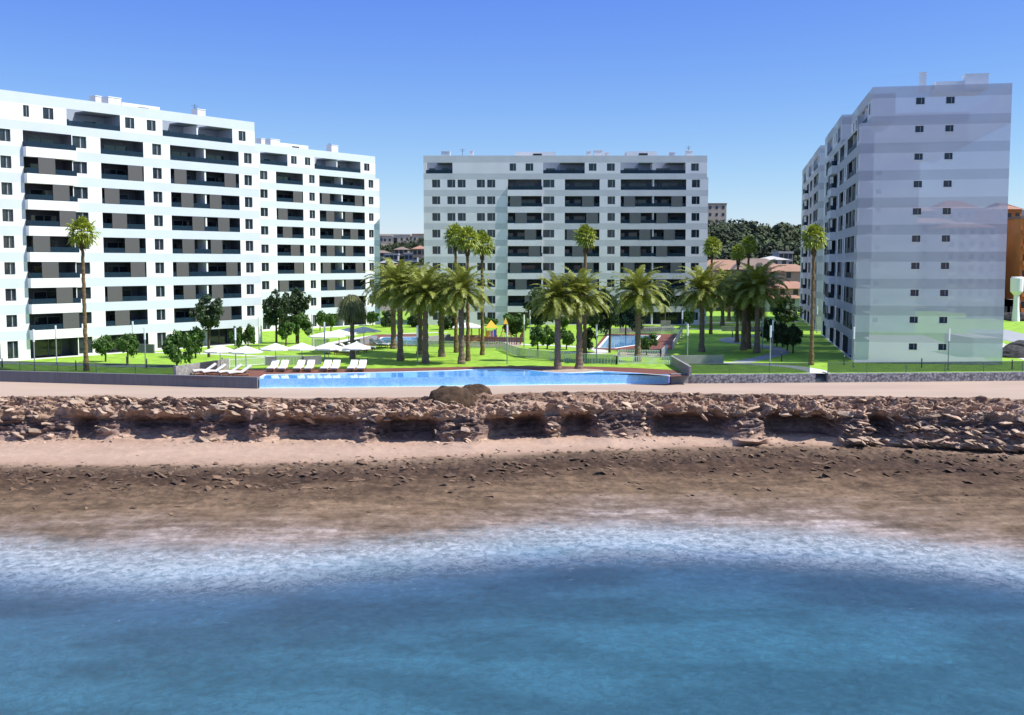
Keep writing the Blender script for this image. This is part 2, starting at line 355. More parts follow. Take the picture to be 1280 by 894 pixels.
def coast_material():
    m, n, b = newmat('coast_rock_and_sand'); L = n.links.new
    at = n.nodes.new('ShaderNodeAttribute'); at.attribute_name = 'zone'
    tc = n.nodes.new('ShaderNodeTexCoord')
    def noise(sc, det, st=(1, 1, 1), rough=.6):
        mp = n.nodes.new('ShaderNodeMapping'); mp.inputs['Scale'].default_value = st; L(tc.outputs['Object'], mp.inputs[0])
        z = n.nodes.new('ShaderNodeTexNoise'); z.inputs['Scale'].default_value = sc; z.inputs['Detail'].default_value = det; z.inputs['Roughness'].default_value = rough
        L(mp.outputs[0], z.inputs[0]); return z.outputs[0]
    def math_(op, a, b_=None, c=None):
        x = n.nodes.new('ShaderNodeMath'); x.operation = op
        for i, q in enumerate((a, b_, c)):
            if q is None: continue
            if isinstance(q, (int, float)): x.inputs[i].default_value = q
            else: L(q, x.inputs[i])
        return x.outputs[0]
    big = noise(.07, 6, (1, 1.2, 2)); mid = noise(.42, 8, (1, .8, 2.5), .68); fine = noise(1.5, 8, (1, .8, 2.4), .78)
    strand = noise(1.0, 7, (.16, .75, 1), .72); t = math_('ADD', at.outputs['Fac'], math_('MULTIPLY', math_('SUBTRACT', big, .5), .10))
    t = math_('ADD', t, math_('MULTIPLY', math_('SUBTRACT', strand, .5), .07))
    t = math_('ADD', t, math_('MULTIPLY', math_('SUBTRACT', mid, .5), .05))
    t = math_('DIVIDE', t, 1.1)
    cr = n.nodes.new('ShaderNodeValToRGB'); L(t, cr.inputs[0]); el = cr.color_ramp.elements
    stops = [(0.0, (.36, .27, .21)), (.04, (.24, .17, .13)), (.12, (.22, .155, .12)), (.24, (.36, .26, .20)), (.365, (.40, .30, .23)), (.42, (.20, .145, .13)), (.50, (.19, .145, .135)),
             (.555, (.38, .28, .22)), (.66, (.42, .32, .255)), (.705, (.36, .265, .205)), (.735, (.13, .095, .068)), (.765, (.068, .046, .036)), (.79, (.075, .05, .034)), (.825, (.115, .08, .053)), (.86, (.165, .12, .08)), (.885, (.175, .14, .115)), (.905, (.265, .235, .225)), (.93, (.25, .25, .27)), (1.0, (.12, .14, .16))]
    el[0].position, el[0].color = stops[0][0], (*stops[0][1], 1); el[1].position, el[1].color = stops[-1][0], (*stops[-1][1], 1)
    for p_, c_ in stops[1:-1]:
        e = el.new(p_); e.color = (*c_, 1)
    # local colour variety: pale limestone against dark weathered rock
    v = math_('MULTIPLY_ADD', math_('SUBTRACT', fine, .5), 2.6, 1.0); v2 = math_('MULTIPLY_ADD', math_('SUBTRACT', mid, .5), 1.5, 1.0)
    vv = math_('MULTIPLY', math_('MULTIPLY', v, v2), math_('MULTIPLY_ADD', math_('SUBTRACT', strand, .5), 1.8, 1.0))
    sandy = n.nodes.new('ShaderNodeValToRGB'); L(at.outputs['Fac'], sandy.inputs[0]); q = sandy.color_ramp.elements
    q[0].position, q[0].color = .60, (1, 1, 1, 1); q[1].position, q[1].color = .82, (1, 1, 1, 1)
    e = q.new(.66); e.color = (.16, .16, .16, 1); e = q.new(.77); e.color = (.2, .2, .2, 1)
    vm = math_('ADD', 1.0, math_('MULTIPLY', math_('SUBTRACT', vv, 1.0), sandy.outputs[0]))
    sc = n.nodes.new('ShaderNodeVectorMath'); sc.operation = 'SCALE'; L(cr.outputs[0], sc.inputs[0]); L(vm, sc.inputs['Scale'])
    wm = n.nodes.new('ShaderNodeVectorMath'); wm.operation = 'MULTIPLY'; wm.inputs[1].default_value = (.98, .90, .86); L(sc.outputs[0], wm.inputs[0])
    L(wm.outputs[0], b.inputs['Base Color']); b.inputs['Roughness'].default_value = .9; b.inputs['Specular IOR Level'].default_value = .15
    hb = math_('ADD', fine, math_('MULTIPLY', noise(11, 5, (1, 2, 1.5), .7), .5))
    bp = n.nodes.new('ShaderNodeBump'); bp.inputs['Strength'].default_value = .55; bp.inputs['Distance'].default_value = .12
    L(hb, bp.inputs['Height']); L(bp.outputs[0], b.inputs['Normal'])
    return m
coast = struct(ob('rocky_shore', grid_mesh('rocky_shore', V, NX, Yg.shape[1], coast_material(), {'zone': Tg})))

import bmesh
def hull_template(seed, n=16):
    r = random.Random(seed); bm = bmesh.new()
    for k in range(n):
        v = Vector((r.gauss(0, 1), r.gauss(0, 1), r.gauss(0, 1))).normalized(); bm.verts.new((v.x * r.uniform(.75, 1.1), v.y * r.uniform(.7, 1.1), v.z * r.uniform(.6, 1)))
    g = bmesh.ops.convex_hull(bm, input=bm.verts); bmesh.ops.delete(bm, geom=[e for e in g['geom_interior'] if isinstance(e, bmesh.types.BMVert)], context='VERTS')
    bm.verts.index_update(); vs = np.array([tuple(v.co) for v in bm.verts]); fs = np.array([[v.index for v in f.verts] for f in bm.faces if len(f.verts) == 3]); bm.free(); return vs, fs
HT = [hull_template(k) for k in range(20)]
def rubble(name, spec, material, seed):
    r = np.random.default_rng(seed); VV = []; FF = []; off_ = 0; flatT = Tg.ravel(); px_all = V[:, 0]
    for t0, t1, n_, smin, smax, flat, sink, xsel in spec:
        ids = np.where((flatT > t0) & (flatT < t1) & (np.abs(px_all) < 62) & xsel(V))[0]; pick = r.choice(ids, n_)
        for q in pick:
            vs, fs = HT[r.integers(0, 20)]; sz = smin + (smax - smin) * r.random() ** 2.6; a = r.uniform(0, 6.28); tl = r.normal(-.22, .24)
            p_ = vs * np.array([sz * r.uniform(.9, 1.7), sz * r.uniform(.6, 1.1), sz * flat * r.uniform(.6, 1.2)])
            p_ = p_ @ np.array([[math.cos(a), math.sin(a), 0], [-math.sin(a), math.cos(a), 0], [0, 0, 1]]).T
            p_ = p_ @ np.array([[math.cos(tl), 0, -math.sin(tl)], [0, 1, 0], [math.sin(tl), 0, math.cos(tl)]]).T
            VV.append(p_ + V[q] + np.array([0, 0, sz * flat * sink])); FF.append(fs + off_); off_ += len(vs)
    Va_ = np.concatenate(VV); Fa_ = np.concatenate(FF); me = bpy.data.meshes.new(name); me.from_pydata(Va_.tolist(), [], Fa_.tolist()); me.materials.append(material); me.update(); return me
anyx = lambda v: v[:, 0] < 1e9
M['rubble'] = mat('broken_limestone', (.37, .265, .195), .92, .22, 1.2, island=.26, bump=.6, bscale=5)
M['weed'] = mat('dark_wrack', (.115, .070, .042), .85, .4, 1.5, island=.55)
o = ob('rock_rubble', rubble('rock_rubble', [(.05, .30, 700, .10, .50, .42, -.25, anyx), (.22, .43, 800, .12, .8, .42, -.2, anyx), (.46, .62, 260, .14, .6, .5, 0, lambda v: np.interp(v[:, 0], xs, cv) < .35), (.585, .66, 420, .08, .42, .5, .2, anyx), (.50, .72, 900, .12, .7, .38, .2, lambda v: v[:, 0] > 28), (.66, .80, 120, .06, .28, .4, .1, anyx)], M['rubble'], 5)); struct(o, 'stuff'); o['label'] = 'broken limestone rubble strewn over the rocky shore ledge'; o['category'] = 'rubble'
o = ob('seaweed_stones', rubble('seaweed_stones', [(.785, .845, 1700, .08, .46, .18, -.1, anyx), (.82, .90, 1100, .10, .6, .09, .0, anyx), (.88, .95, 300, .10, .5, .08, .0, anyx), (.76, .79, 160, .06, .25, .3, .1, anyx)], M['weed'], 6)); struct(o, 'stuff'); o['label'] = 'dark weed covered stones along the wet shelf'; o['category'] = 'stones'

def sea_material():
    m, n, b = newmat('sea_water'); L = n.links.new
    at = n.nodes.new('ShaderNodeAttribute'); at.attribute_name = 'offshore'
    tc = n.nodes.new('ShaderNodeTexCoord')
    def noise(sc, det, st=(1, 1, 1), rough=.55, dist=0):
        mp = n.nodes.new('ShaderNodeMapping'); mp.inputs['Scale'].default_value = st; L(tc.outputs['Object'], mp.inputs[0])
        z = n.nodes.new('ShaderNodeTexNoise'); z.inputs['Scale'].default_value = sc; z.inputs['Detail'].default_value = det; z.inputs['Roughness'].default_value = rough; z.inputs['Distortion'].default_value = dist
        L(mp.outputs[0], z.inputs[0]); return z.outputs[0]
    def mt(op, a, b_=None, c=None):
        x = n.nodes.new('ShaderNodeMath'); x.operation = op
        for i, q in enumerate((a, b_, c)):
            if q is None: continue
            if isinstance(q, (int, float)): x.inputs[i].default_value = q
            else: L(q, x.inputs[i])
        return x.outputs[0]
    def mr(x, a, b_, c=0., d_=1.):
        r = n.nodes.new('ShaderNodeMapRange'); r.interpolation_type = 'SMOOTHSTEP'; L(x, r.inputs[0])
        for k, q in zip(('From Min', 'From Max', 'To Min', 'To Max'), (a, b_, c, d_)): r.inputs[k].default_value = q
        return r.outputs[0]
    big = noise(.11, 5, (1, 1.6, 1)); mid = noise(.40, 7, (1, .9, 1), .68, .5); fine = noise(2.0, 7, (1, .8, 1), .78, .6)
    dd = mt('ADD', at.outputs['Fac'], mt('MULTIPLY', mt('SUBTRACT', big, .5), 6.0))
    dd = mt('ADD', dd, mt('MULTIPLY', mt('SUBTRACT', mid, .5), 3.0))
    # water body colour: pale turquoise shallows to deep blue, with dark weed patches
    cr = n.nodes.new('ShaderNodeValToRGB'); L(mr(dd, -2, 26), cr.inputs[0]); el = cr.color_ramp.elements
    el[0].position, el[0].color = 0, (.17, .27, .32, 1); el[1].position, el[1].color = 1, (.035, .115, .17, 1)
    for p_, c_ in ((.2, (.09, .18, .25)), (.36, (.042, .095, .165)), (.6, (.032, .085, .145))):
        e = el.new(p_); e.color = (*c_, 1)
    var = mt('MULTIPLY_ADD', mt('SUBTRACT', mid, .5), .5, 1.0); var = mt('MULTIPLY', var, mt('MULTIPLY_ADD', mt('SUBTRACT', fine, .5), 1.3, 1.0))
    patch = mr(noise(.13, 4, (1, 2.0, 1), .5), .38, .6, 1.12, .80); var = mt('MULTIPLY', var, patch)
    sc = n.nodes.new('ShaderNodeVectorMath'); sc.operation = 'SCALE'; L(cr.outputs[0], sc.inputs[0]); L(var, sc.inputs['Scale'])
    # foam
    fd = mt('ADD', at.outputs['Fac'], mt('MULTIPLY', mt('SUBTRACT', mid, .5), 2.6))
    f_in = mr(fd, -1.0, 4.5); f_out = mr(fd, 1.5, 13.0, 1, 0); foam = mt('MULTIPLY', f_in, f_out)
    foam = mt('MULTIPLY', foam, mr(fine, .36, .64, .25, 1.0)); foam = mt('MULTIPLY', foam, mr(big, .25, .55, .55, 1.0))
    streak = mt('MULTIPLY', mr(noise(1.3, 7, (1, 1.8, 1), .75, 1.2), .60, .78, 0, .35), mr(dd, 10, 24, 1, .12))
    foam = mt('MINIMUM', mt('ADD', foam, streak), .95)
    mx = n.nodes.new('ShaderNodeMix'); mx.data_type = 'RGBA'; L(foam, mx.inputs[0]); L(sc.outputs[0], mx.inputs[6]); mx.inputs[7].default_value = (.58, .61, .66, 1)
    L(mx.outputs[2], b.inputs['Base Color'])
    L(mt('MULTIPLY_ADD', foam, .5, .22), b.inputs['Roughness']); b.inputs['IOR'].default_value = 1.33; b.inputs['Specular IOR Level'].default_value = .35
    L(mt('MAXIMUM', mr(mt('ADD', at.outputs['Fac'], mt('MULTIPLY', mt('SUBTRACT', fine, .5), 3.0)), -.6, 8.0), mt('MULTIPLY', foam, .85)), b.inputs['Alpha'])
    bp = n.nodes.new('ShaderNodeBump'); bp.inputs['Strength'].default_value = .5; bp.inputs['Distance'].default_value = .25
    L(mt('ADD', fine, mt('MULTIPLY', mid, .8)), bp.inputs['Height']); L(bp.outputs[0], b.inputs['Normal'])
    return m
sx = np.arange(-400, 400.1, 2.0); sy = np.concatenate([np.arange(-300, 30, 10), np.arange(30, 82, .5)])
SX, SY = np.meshgrid(sx, sy, indexing='ij')
a_, b_ = interp_px(shore_tab, SEA); shoreY = np.interp(sx, a_, b_)
off = shoreY[:, None] - SY
keep = SY
SV = np.stack([SX, np.minimum(SY, shoreY[:, None] + 4.0), np.full_like(SX, SEA)], 2).reshape(-1, 3)
off = shoreY[:, None] - np.minimum(SY, shoreY[:, None] + 4.0)
struct(ob('sea', grid_mesh('sea', SV, len(sx), len(sy), sea_material(), {'offshore': off})))

# ------------------------------------------------------------------ ground sheets
wall_tab = [(0, 477), (218, 483), (323, 486), (480, 484.5), (640, 482.5), (835, 480), (862, 479.5), (1018, 478.3), (1280, 476)]
wallw = [P(a, b, PZ) for a, b in wall_tab]
wl = [Vector((-100, 124, PZ))] + wallw + [Vector((100, 121, PZ))]
def wallY(x): return float(np.interp(x, [p.x for p in wl], [p.y for p in wl]))
def sheet(name, pts, z, m, kind='structure', thick=.0):
    me = bpy.data.meshes.new(name); n_ = len(pts)
    if thick:
        vs = [(p[0], p[1], z) for p in pts] + [(p[0], p[1], z - thick) for p in pts]
        fs = [tuple(range(n_))] + [(i, i + n_, (i + 1) % n_ + n_, (i + 1) % n_) for i in range(n_)]
    else: vs = [(p[0], p[1], z) for p in pts]; fs = [tuple(range(n_))]
    me.from_pydata(vs, [], fs); me.materials.append(m); me.update()
    import bmesh
    bm = bmesh.new(); bm.from_mesh(me); bmesh.ops.recalc_face_normals(bm, faces=bm.faces)
    bm.faces.ensure_lookup_table()
    if bm.faces[0].normal.z < 0:
        bmesh.ops.reverse_faces(bm, faces=bm.faces)
    bmesh.ops.triangulate(bm, faces=[f for f in bm.faces if len(f.verts) > 4]); bm.to_mesh(me); bm.free()
    o = ob(name, me)
    if kind: struct(o, kind)
    return o
# promenade
a, b = interp_px(edge_tab, PZ)
fx = np.linspace(-98, 98, 90); fy = np.interp(fx, a, b) + (fbm(fx * .5, fx * 0, fx * 0, 4, 3) - .5) * .35
sheet('promenade', [(x, y) for x, y in zip(fx, fy)] + [(x, wallY(x) + .6) for x in fx[::-1]], PZ + .03, M['promenade'], thick=.3)
# hills, far ground
def hill(X, Y):
    h = np.interp(Y, [0, 262, 330, 430, 520, 650, 900, 1500, 4000], [-.35, -.35, 1.2, 8, 14, 22, 33, 30, 10])
    h = h + 7 * np.exp(-((X - 100) / 55) ** 2 - ((Y - 470) / 90) ** 2)
    h = h + (fbm(X * .01, Y * .01, Y * 0, 4, 7) - .5) * 8 * np.clip((Y - 300) / 200, 0, 1)
    return h
gx = np.concatenate([np.arange(-2500, -400, 100), np.arange(-400, 400, 8), np.arange(400, 2501, 100)])
gy = np.concatenate([np.array([114.0, 160, 220, 250]), np.arange(262, 700, 8), np.arange(700, 1500, 40), np.arange(1500, 4200, 300)])
GX, GY = np.meshgrid(gx, gy, indexing='ij')
GYs = np.where(GY < 115, 126.0, GY)
struct(ob('hills', grid_mesh('hills', np.stack([GX, GYs, hill(GX, GY)], 2).reshape(-1, 3), len(gx), len(gy), M['earth'])))
# lawn: front border follows the terrace wall
front = [(p.x, p.y + .32) for p in wl]
sheet('lawn', front + [(100, 262), (-110, 262)], 0.0, M['lawn'])

# ------------------------------------------------------------------ terrace edge walls
def wall_run(name, pts, w, z0, z1, m, label, cat='wall', group=None, cap=None):
    mb = MB()
    for p, q in zip(pts[:-1], pts[1:]): mb.obox(p, q, w, z0, z1)
    o = ob(name, mb.mesh(name, m)); tag(o, label, cat, group)
    if cap:
        mc = MB()
        for p, q in zip(pts[:-1], pts[1:]): mc.obox(p, q, w + .06, z1, z1 + .05)
        ob('coping', mc.mesh('coping', cap), o)
    return o
wall_run('retaining_wall', [wl[0], wl[1], wl[2], wl[3]], .5, PZ - .3, .22, M['slab'], 'dark grey smooth retaining wall left of the big pool', cap=None)
pr = wallw[5]; wall_run('retaining_wall', [wallw[5] + Vector((.25, 0, 0)), wallw[6]], .45, PZ - .3, .12, M['greywall'], 'short smooth grey wall right at the big pool corner')
gab = [wallw[6], P(940, 479, PZ), wallw[7]]
wall_run('gabion_wall', gab, .6, PZ - .3, -.02, M['gabion'], 'pebble filled low wall between the pool and the steps')
g2 = [P(1033, 478.2, PZ), P(1160, 477.1, PZ), wallw[8], wl[-1]]
wall_run('gabion_wall', g2, .6, PZ - .3, -.02, M['gabion'], 'pebble filled low wall right of the steps below the right block')
# steps between the two gabion walls
st = thing('garden_steps', 'dark grey steps climbing through the gap between pebble walls', 'steps', (P(1025, 478.5, PZ).x, wallw[7].y - .3, PZ))
for k in range(5):
    mb = MB(); mb.box(-.62, .62, k * .3, 1.8, k * .17, (k + 1) * .17 - .003); ob('step', mb.mesh('step', M['step']), st)
mb = MB(); mb.box(.62, .80, .0, 1.8, 0, .95); mb.box(-.70, -.62, .5, 1.8, 0, .9); ob('side_wall', mb.mesh('side_wall', M['step']), st)

# ------------------------------------------------------------------ glass fences at the terrace edge
def glass_fence(pts, label, h=1.02, z=0.0, dy=.5):
    t = thing('glass_fence', label, 'fence')
    g = MB(); r = MB(); posts = []
    for p, q in zip(pts[:-1], pts[1:]):
        g.obox((p[0], p[1] + dy), (q[0], q[1] + dy), .03, z + .06, z + h); r.obox((p[0], p[1] + dy), (q[0], q[1] + dy), .06, z + h, z + h + .05)
        L_ = math.hypot(q[0] - p[0], q[1] - p[1]); k = max(1, int(L_ / 2.0))
        for i in range(k + 1): posts.append((p[0] + (q[0] - p[0]) * i / k, p[1] + (q[1] - p[1]) * i / k + dy))
    ob('glass_panel', g.mesh('glass_panel', M['fglass']), t); ob('top_rail', r.mesh('top_rail', M['frail']), t)
    pm = MB(); pm.box(-.025, .025, -.03, .03, 0, h); pme = pm.mesh('post', M['frail'])
    for x, y in posts[::2]: ob('post', pme, t, (x, y, z))
    return t
glass_fence([wl[0], wl[1], wl[2]], 'smoked glass fence along the left lawn edge', z=.1, dy=.4)
glass_fence([wallw[6], wallw[7] - Vector((.4, 0, 0))], 'smoked glass fence between the big pool and the steps')
glass_fence([P(1036, 478.2, PZ), wallw[8], wl[-1]], 'smoked glass fence in front of the right block')

# ------------------------------------------------------------------ big pool
def pool_water_mat(name, c1, c2, scale):
    m, n, b = newmat(name); L = n.links.new
    tc = n.nodes.new('ShaderNodeTexCoord'); v = n.nodes.new('ShaderNodeTexVoronoi'); v.inputs['Scale'].default_value = scale; L(tc.outputs['Object'], v.inputs[0])
    nz = n.nodes.new('ShaderNodeTexNoise'); nz.inputs['Scale'].default_value = .5; nz.inputs['Detail'].default_value = 4; L(tc.outputs['Object'], nz.inputs[0])
    ad = n.nodes.new('ShaderNodeMath'); ad.operation = 'MULTIPLY_ADD'; ad.inputs[1].default_value = .5; L(v.outputs['Distance'], ad.inputs[0]); L(nz.outputs[0], ad.inputs[2])
    mr = n.nodes.new('ShaderNodeMapRange'); mr.inputs['From Min'].default_value = .4; mr.inputs['From Max'].default_value = .95; L(ad.outputs[0], mr.inputs[0])
    mx = n.nodes.new('ShaderNodeMix'); mx.data_type = 'RGBA'; mx.inputs[6].default_value = (*c1, 1); mx.inputs[7].default_value = (*c2, 1)
    L(mr.outputs[0], mx.inputs[0]); L(mx.outputs[2], b.inputs['Base Color'])
    b.inputs['Roughness'].default_value = .06; b.inputs['IOR'].default_value = 1.33
    bp = n.nodes.new('ShaderNodeBump'); bp.inputs['Strength'].default_value = .12; bp.inputs['Distance'].default_value = .03
    n2 = n.nodes.new('ShaderNodeTexNoise'); n2.inputs['Scale'].default_value = 3; L(tc.outputs['Object'], n2.inputs[0]); L(n2.outputs[0], bp.inputs['Height']); L(bp.outputs[0], b.inputs['Normal'])
    return m
M['poolwater'] = pool_water_mat('pool_water', (.05, .27, .80), (.16, .47, .92), 3.0)
M['poolwall'] = pool_water_mat('pool_mosaic', (.16, .48, .90), (.36, .68, .98), 5.0)
M['poolwater2'] = pool_water_mat('pool_water_far', (.07, .24, .52), (.16, .38, .66), 1.5)
M['poolwall'].node_tree.nodes['Principled BSDF'].inputs['Roughness'].default_value = .45
M['coping'] = mat('white_pool_edge', (.80, .80, .78), .6, .04)
back_px = [(837, 470.3), (800, 467.3), (754, 464.6), (744, 465), (728, 466), (710, 466.6), (695, 466.3), (682, 465.4), (669, 464), (655, 462.6), (632, 461.7), (600, 462), (560, 463.8), (500, 465.4), (440, 466.6), (380, 467.8), (331, 468.9), (325, 472.5)]
backp = [P(a, b, .05) for a, b in back_px]
frontp = [wallw[2] + Vector((.1, -.0, 0)), wallw[3], wallw[4], wallw[5]]
pool = thing('swimming_pool', 'large bright blue infinity pool at the terrace edge', 'pool')
wp = [(p.x, p.y) for p in frontp] + [(p.x, p.y) for p in backp]
w_ = sheet('water', wp, .06, M['poolwater'], kind=None); w_.parent = pool
mb = MB()
for p, q in zip(frontp[:-1], frontp[1:]): mb.obox((p.x, p.y), (q.x, q.y), .12, PZ - .1, .057)
ob('mosaic_wall', mb.mesh('mosaic_wall', M['poolwall']), pool)
mb = MB()
for p, q in zip(frontp[:-1], frontp[1:]): mb.obox((p.x, p.y - .16), (q.x, q.y - .16), .22, PZ - .1, PZ + .10)
ob('gutter', mb.mesh('gutter', M['coping']), pool)
mb = MB()
for p, q in zip(backp[:-1], backp[1:]): mb.obox((p.x, p.y + .1), (q.x, q.y + .1), .22, 0.0, .10)
ob('coping', mb.mesh('coping', M['coping']), pool)
# deck
deck_front = [(218, 471.7), (262, 473), (322, 473.4)]
deck_back = [(862, 469.4), (845, 462.8), (796, 460), (740, 458.2), (640, 457.5), (560, 459), (440, 461), (330, 461.6), (285, 461.5), (262, 464.5)]
dp = [P(a, b, .02) for a, b in deck_front] + [p.copy() for p in backp[::-1]] + [P(840, 470.8, .02)] + [P(a, b, .02) for a, b in deck_back]
sheet('pool_deck', [(p.x, p.y) for p in dp], .02, M['deck'])
c_ = P(716, 463.2, .05); pts = [(c_.x + 3.2 * math.cos(t * math.pi / 12), c_.y + 2.2 * math.sin(t * math.pi / 12)) for t in range(24)]
sheet('palm_bed', pts, .045, M['sandpit'])

# ------------------------------------------------------------------ paths, roads, back pools
def ribbon(name, px_pts, w, m, z=.012):
    pts = [P(a, b, 0) for a, b in px_pts]
    # smooth the centre line
    for _ in range(2):
        q = [pts[0]]
        for i in range(len(pts) - 1): q += [pts[i] * .75 + pts[i + 1] * .25, pts[i] * .25 + pts[i + 1] * .75]
        pts = q + [pts[-1]]
    L_, R_ = [], []
    for i, p in enumerate(pts):
        d_ = (pts[min(i + 1, len(pts) - 1)] - pts[max(i - 1, 0)]).normalized(); nn = Vector((-d_.y, d_.x, 0)) * w / 2
        L_.append(p + nn); R_.append(p - nn)
    mb = MB()
    for i in range(len(pts) - 1):
        mb.quad((R_[i].x, R_[i].y, z), (R_[i + 1].x, R_[i + 1].y, z), (L_[i + 1].x, L_[i + 1].y, z), (L_[i].x, L_[i].y, z))
    return struct(ob(name, mb.mesh(name, m)))
ribbon('path', [(-60, 452), (60, 455.5), (140, 457.5), (218, 459)], 2.0, M['path_grey'])  # grey tone carries the shade behind the glass fence
ribbon('path', [(180, 441), (240, 441.5), (330, 446), (400, 446)], 1.2, M['path_white'], .016)
ribbon('path', [(385, 437), (420, 428), (455, 421), (500, 417), (560, 415.5)], 1.6, M['path_white'], .02)
ribbon('path', [(862, 454.5), (920, 454), (985, 457.5), (1020, 463), (1024, 467)], 2.2, M['path_white'], .012)
ribbon('path', [(926, 453), (960, 446), (978, 441), (972, 436), (945, 431), (912, 428), (905, 424), (935, 420.5), (950, 419)], 2.2, M['path_grey'], .016)
ribbon('path', [(700, 440), (760, 443), (740, 434), (640, 430), (560, 428)], 1.8, M['path_white'], .012)
ribbon('path', [(828, 410), (880, 411.5), (930, 413), (960, 412)], 2.0, M['path_white'], .012)
ribbon('path', [(470, 405), (600, 404), (760, 403.5), (900, 404), (1000, 402)], 3.0, M['path_white'], .02)
ribbon('path', [(1240, 428), (1262, 440), (1300, 452)], 2.6, M['path_white'], .012)
ribbon('road', [(1230, 412), (1275, 424), (1330, 433)], 7.0, M['path_grey'], .02)
def back_pool(water_px, deck_px, label):
    t = thing('swimming_pool', label, 'pool')
    w = sheet('water', [(p.x, p.y) for p in (P(a, b, .04) for a, b in water_px)], .05, M['poolwater2'], kind=None); w.parent = t
    pts = [P(a, b, .04) for a, b in water_px]; mb = MB()
    for p, q in zip(pts, pts[1:] + pts[:1]): mb.obox(p, q, .3, 0.012, .08)
    ob('coping', mb.mesh('coping', M['coping']), t)
    sheet('pool_deck', [(p.x, p.y) for p in (P(a, b, .02) for a, b in deck_px)], .03, M['deck'])
back_pool([(462, 429), (478, 421.8), (524, 421.5), (522, 431.5)], [(430, 428), (470, 418.2), (524, 417.6), (540, 421), (530, 433), (462, 432)], 'rear pool seen between the left palm trunks')
back_pool([(748, 435), (761, 419.8), (825, 419.8), (818, 428), (768, 435.5)], [(742, 436), (757, 417.6), (853, 417.8), (841, 437), (768, 438)], 'rear pool with red brown deck behind the lone feathery palm')
sheet('playground_floor', [(p.x, p.y) for p in (P(a, b, 0) for a, b in [(560, 430), (575, 423), (655, 424), (650, 433), (600, 434)])], .016, M['sandpit'])
sheet('playground_floor', [(p.x, p.y) for p in (P(a, b, 0) for a, b in [(765, 446), (775, 440), (838, 440), (832, 447)])], .016, M['sandpit'])

# ------------------------------------------------------------------ apartment blocks
LEN, DEP, FH = 51.0, 15.5, 2.97
def topz(k): return 2.33 + FH * k
OPEN_H = 1.88
PANE_W = {}
def window_meshes(w, h, mull=True):
    key = (round(w, 2), round(h, 2), mull)
    if key in PANE_W: return PANE_W[key]
    f = MB(); b_ = .07
    f.box(0, w, .16, .22, 0, b_); f.box(0, w, .16, .22, h - b_, h); f.box(0, b_, .16, .22, b_, h - b_); f.box(w - b_, w, .16, .22, b_, h - b_)
    if mull: f.box(w / 2 - .045, w / 2 + .045, .155, .215, b_, h - b_)
    p = MB(); p.quad((0, .20, 0), (w, .20, 0), (w, .20, h), (0, .20, h))
    p.quad((w * .60, .19, b_), (w * .67, .19, b_), (w * .67, .19, h - b_), (w * .60, .19, h - b_), 1)
    PANE_W[key] = (f.mesh('window', M['frame']), p.mesh('pane', [M['glass'], M['reveal']])); return PANE_W[key]
def wall_hole(mb, x0, x1, z0, z1, xo0, xo1, zo0, zo1, m, y=0):   # fill a strip around one opening
    if zo0 > z0 + 1e-4: mb.quad((xo0, y, z0), (xo1, y, z0), (xo1, y, zo0), (xo0, y, zo0), m)
    if zo1 < z1 - 1e-4: mb.quad((xo0, y, zo1), (xo1, y, zo1), (xo1, y, z1), (xo0, y, z1), m)
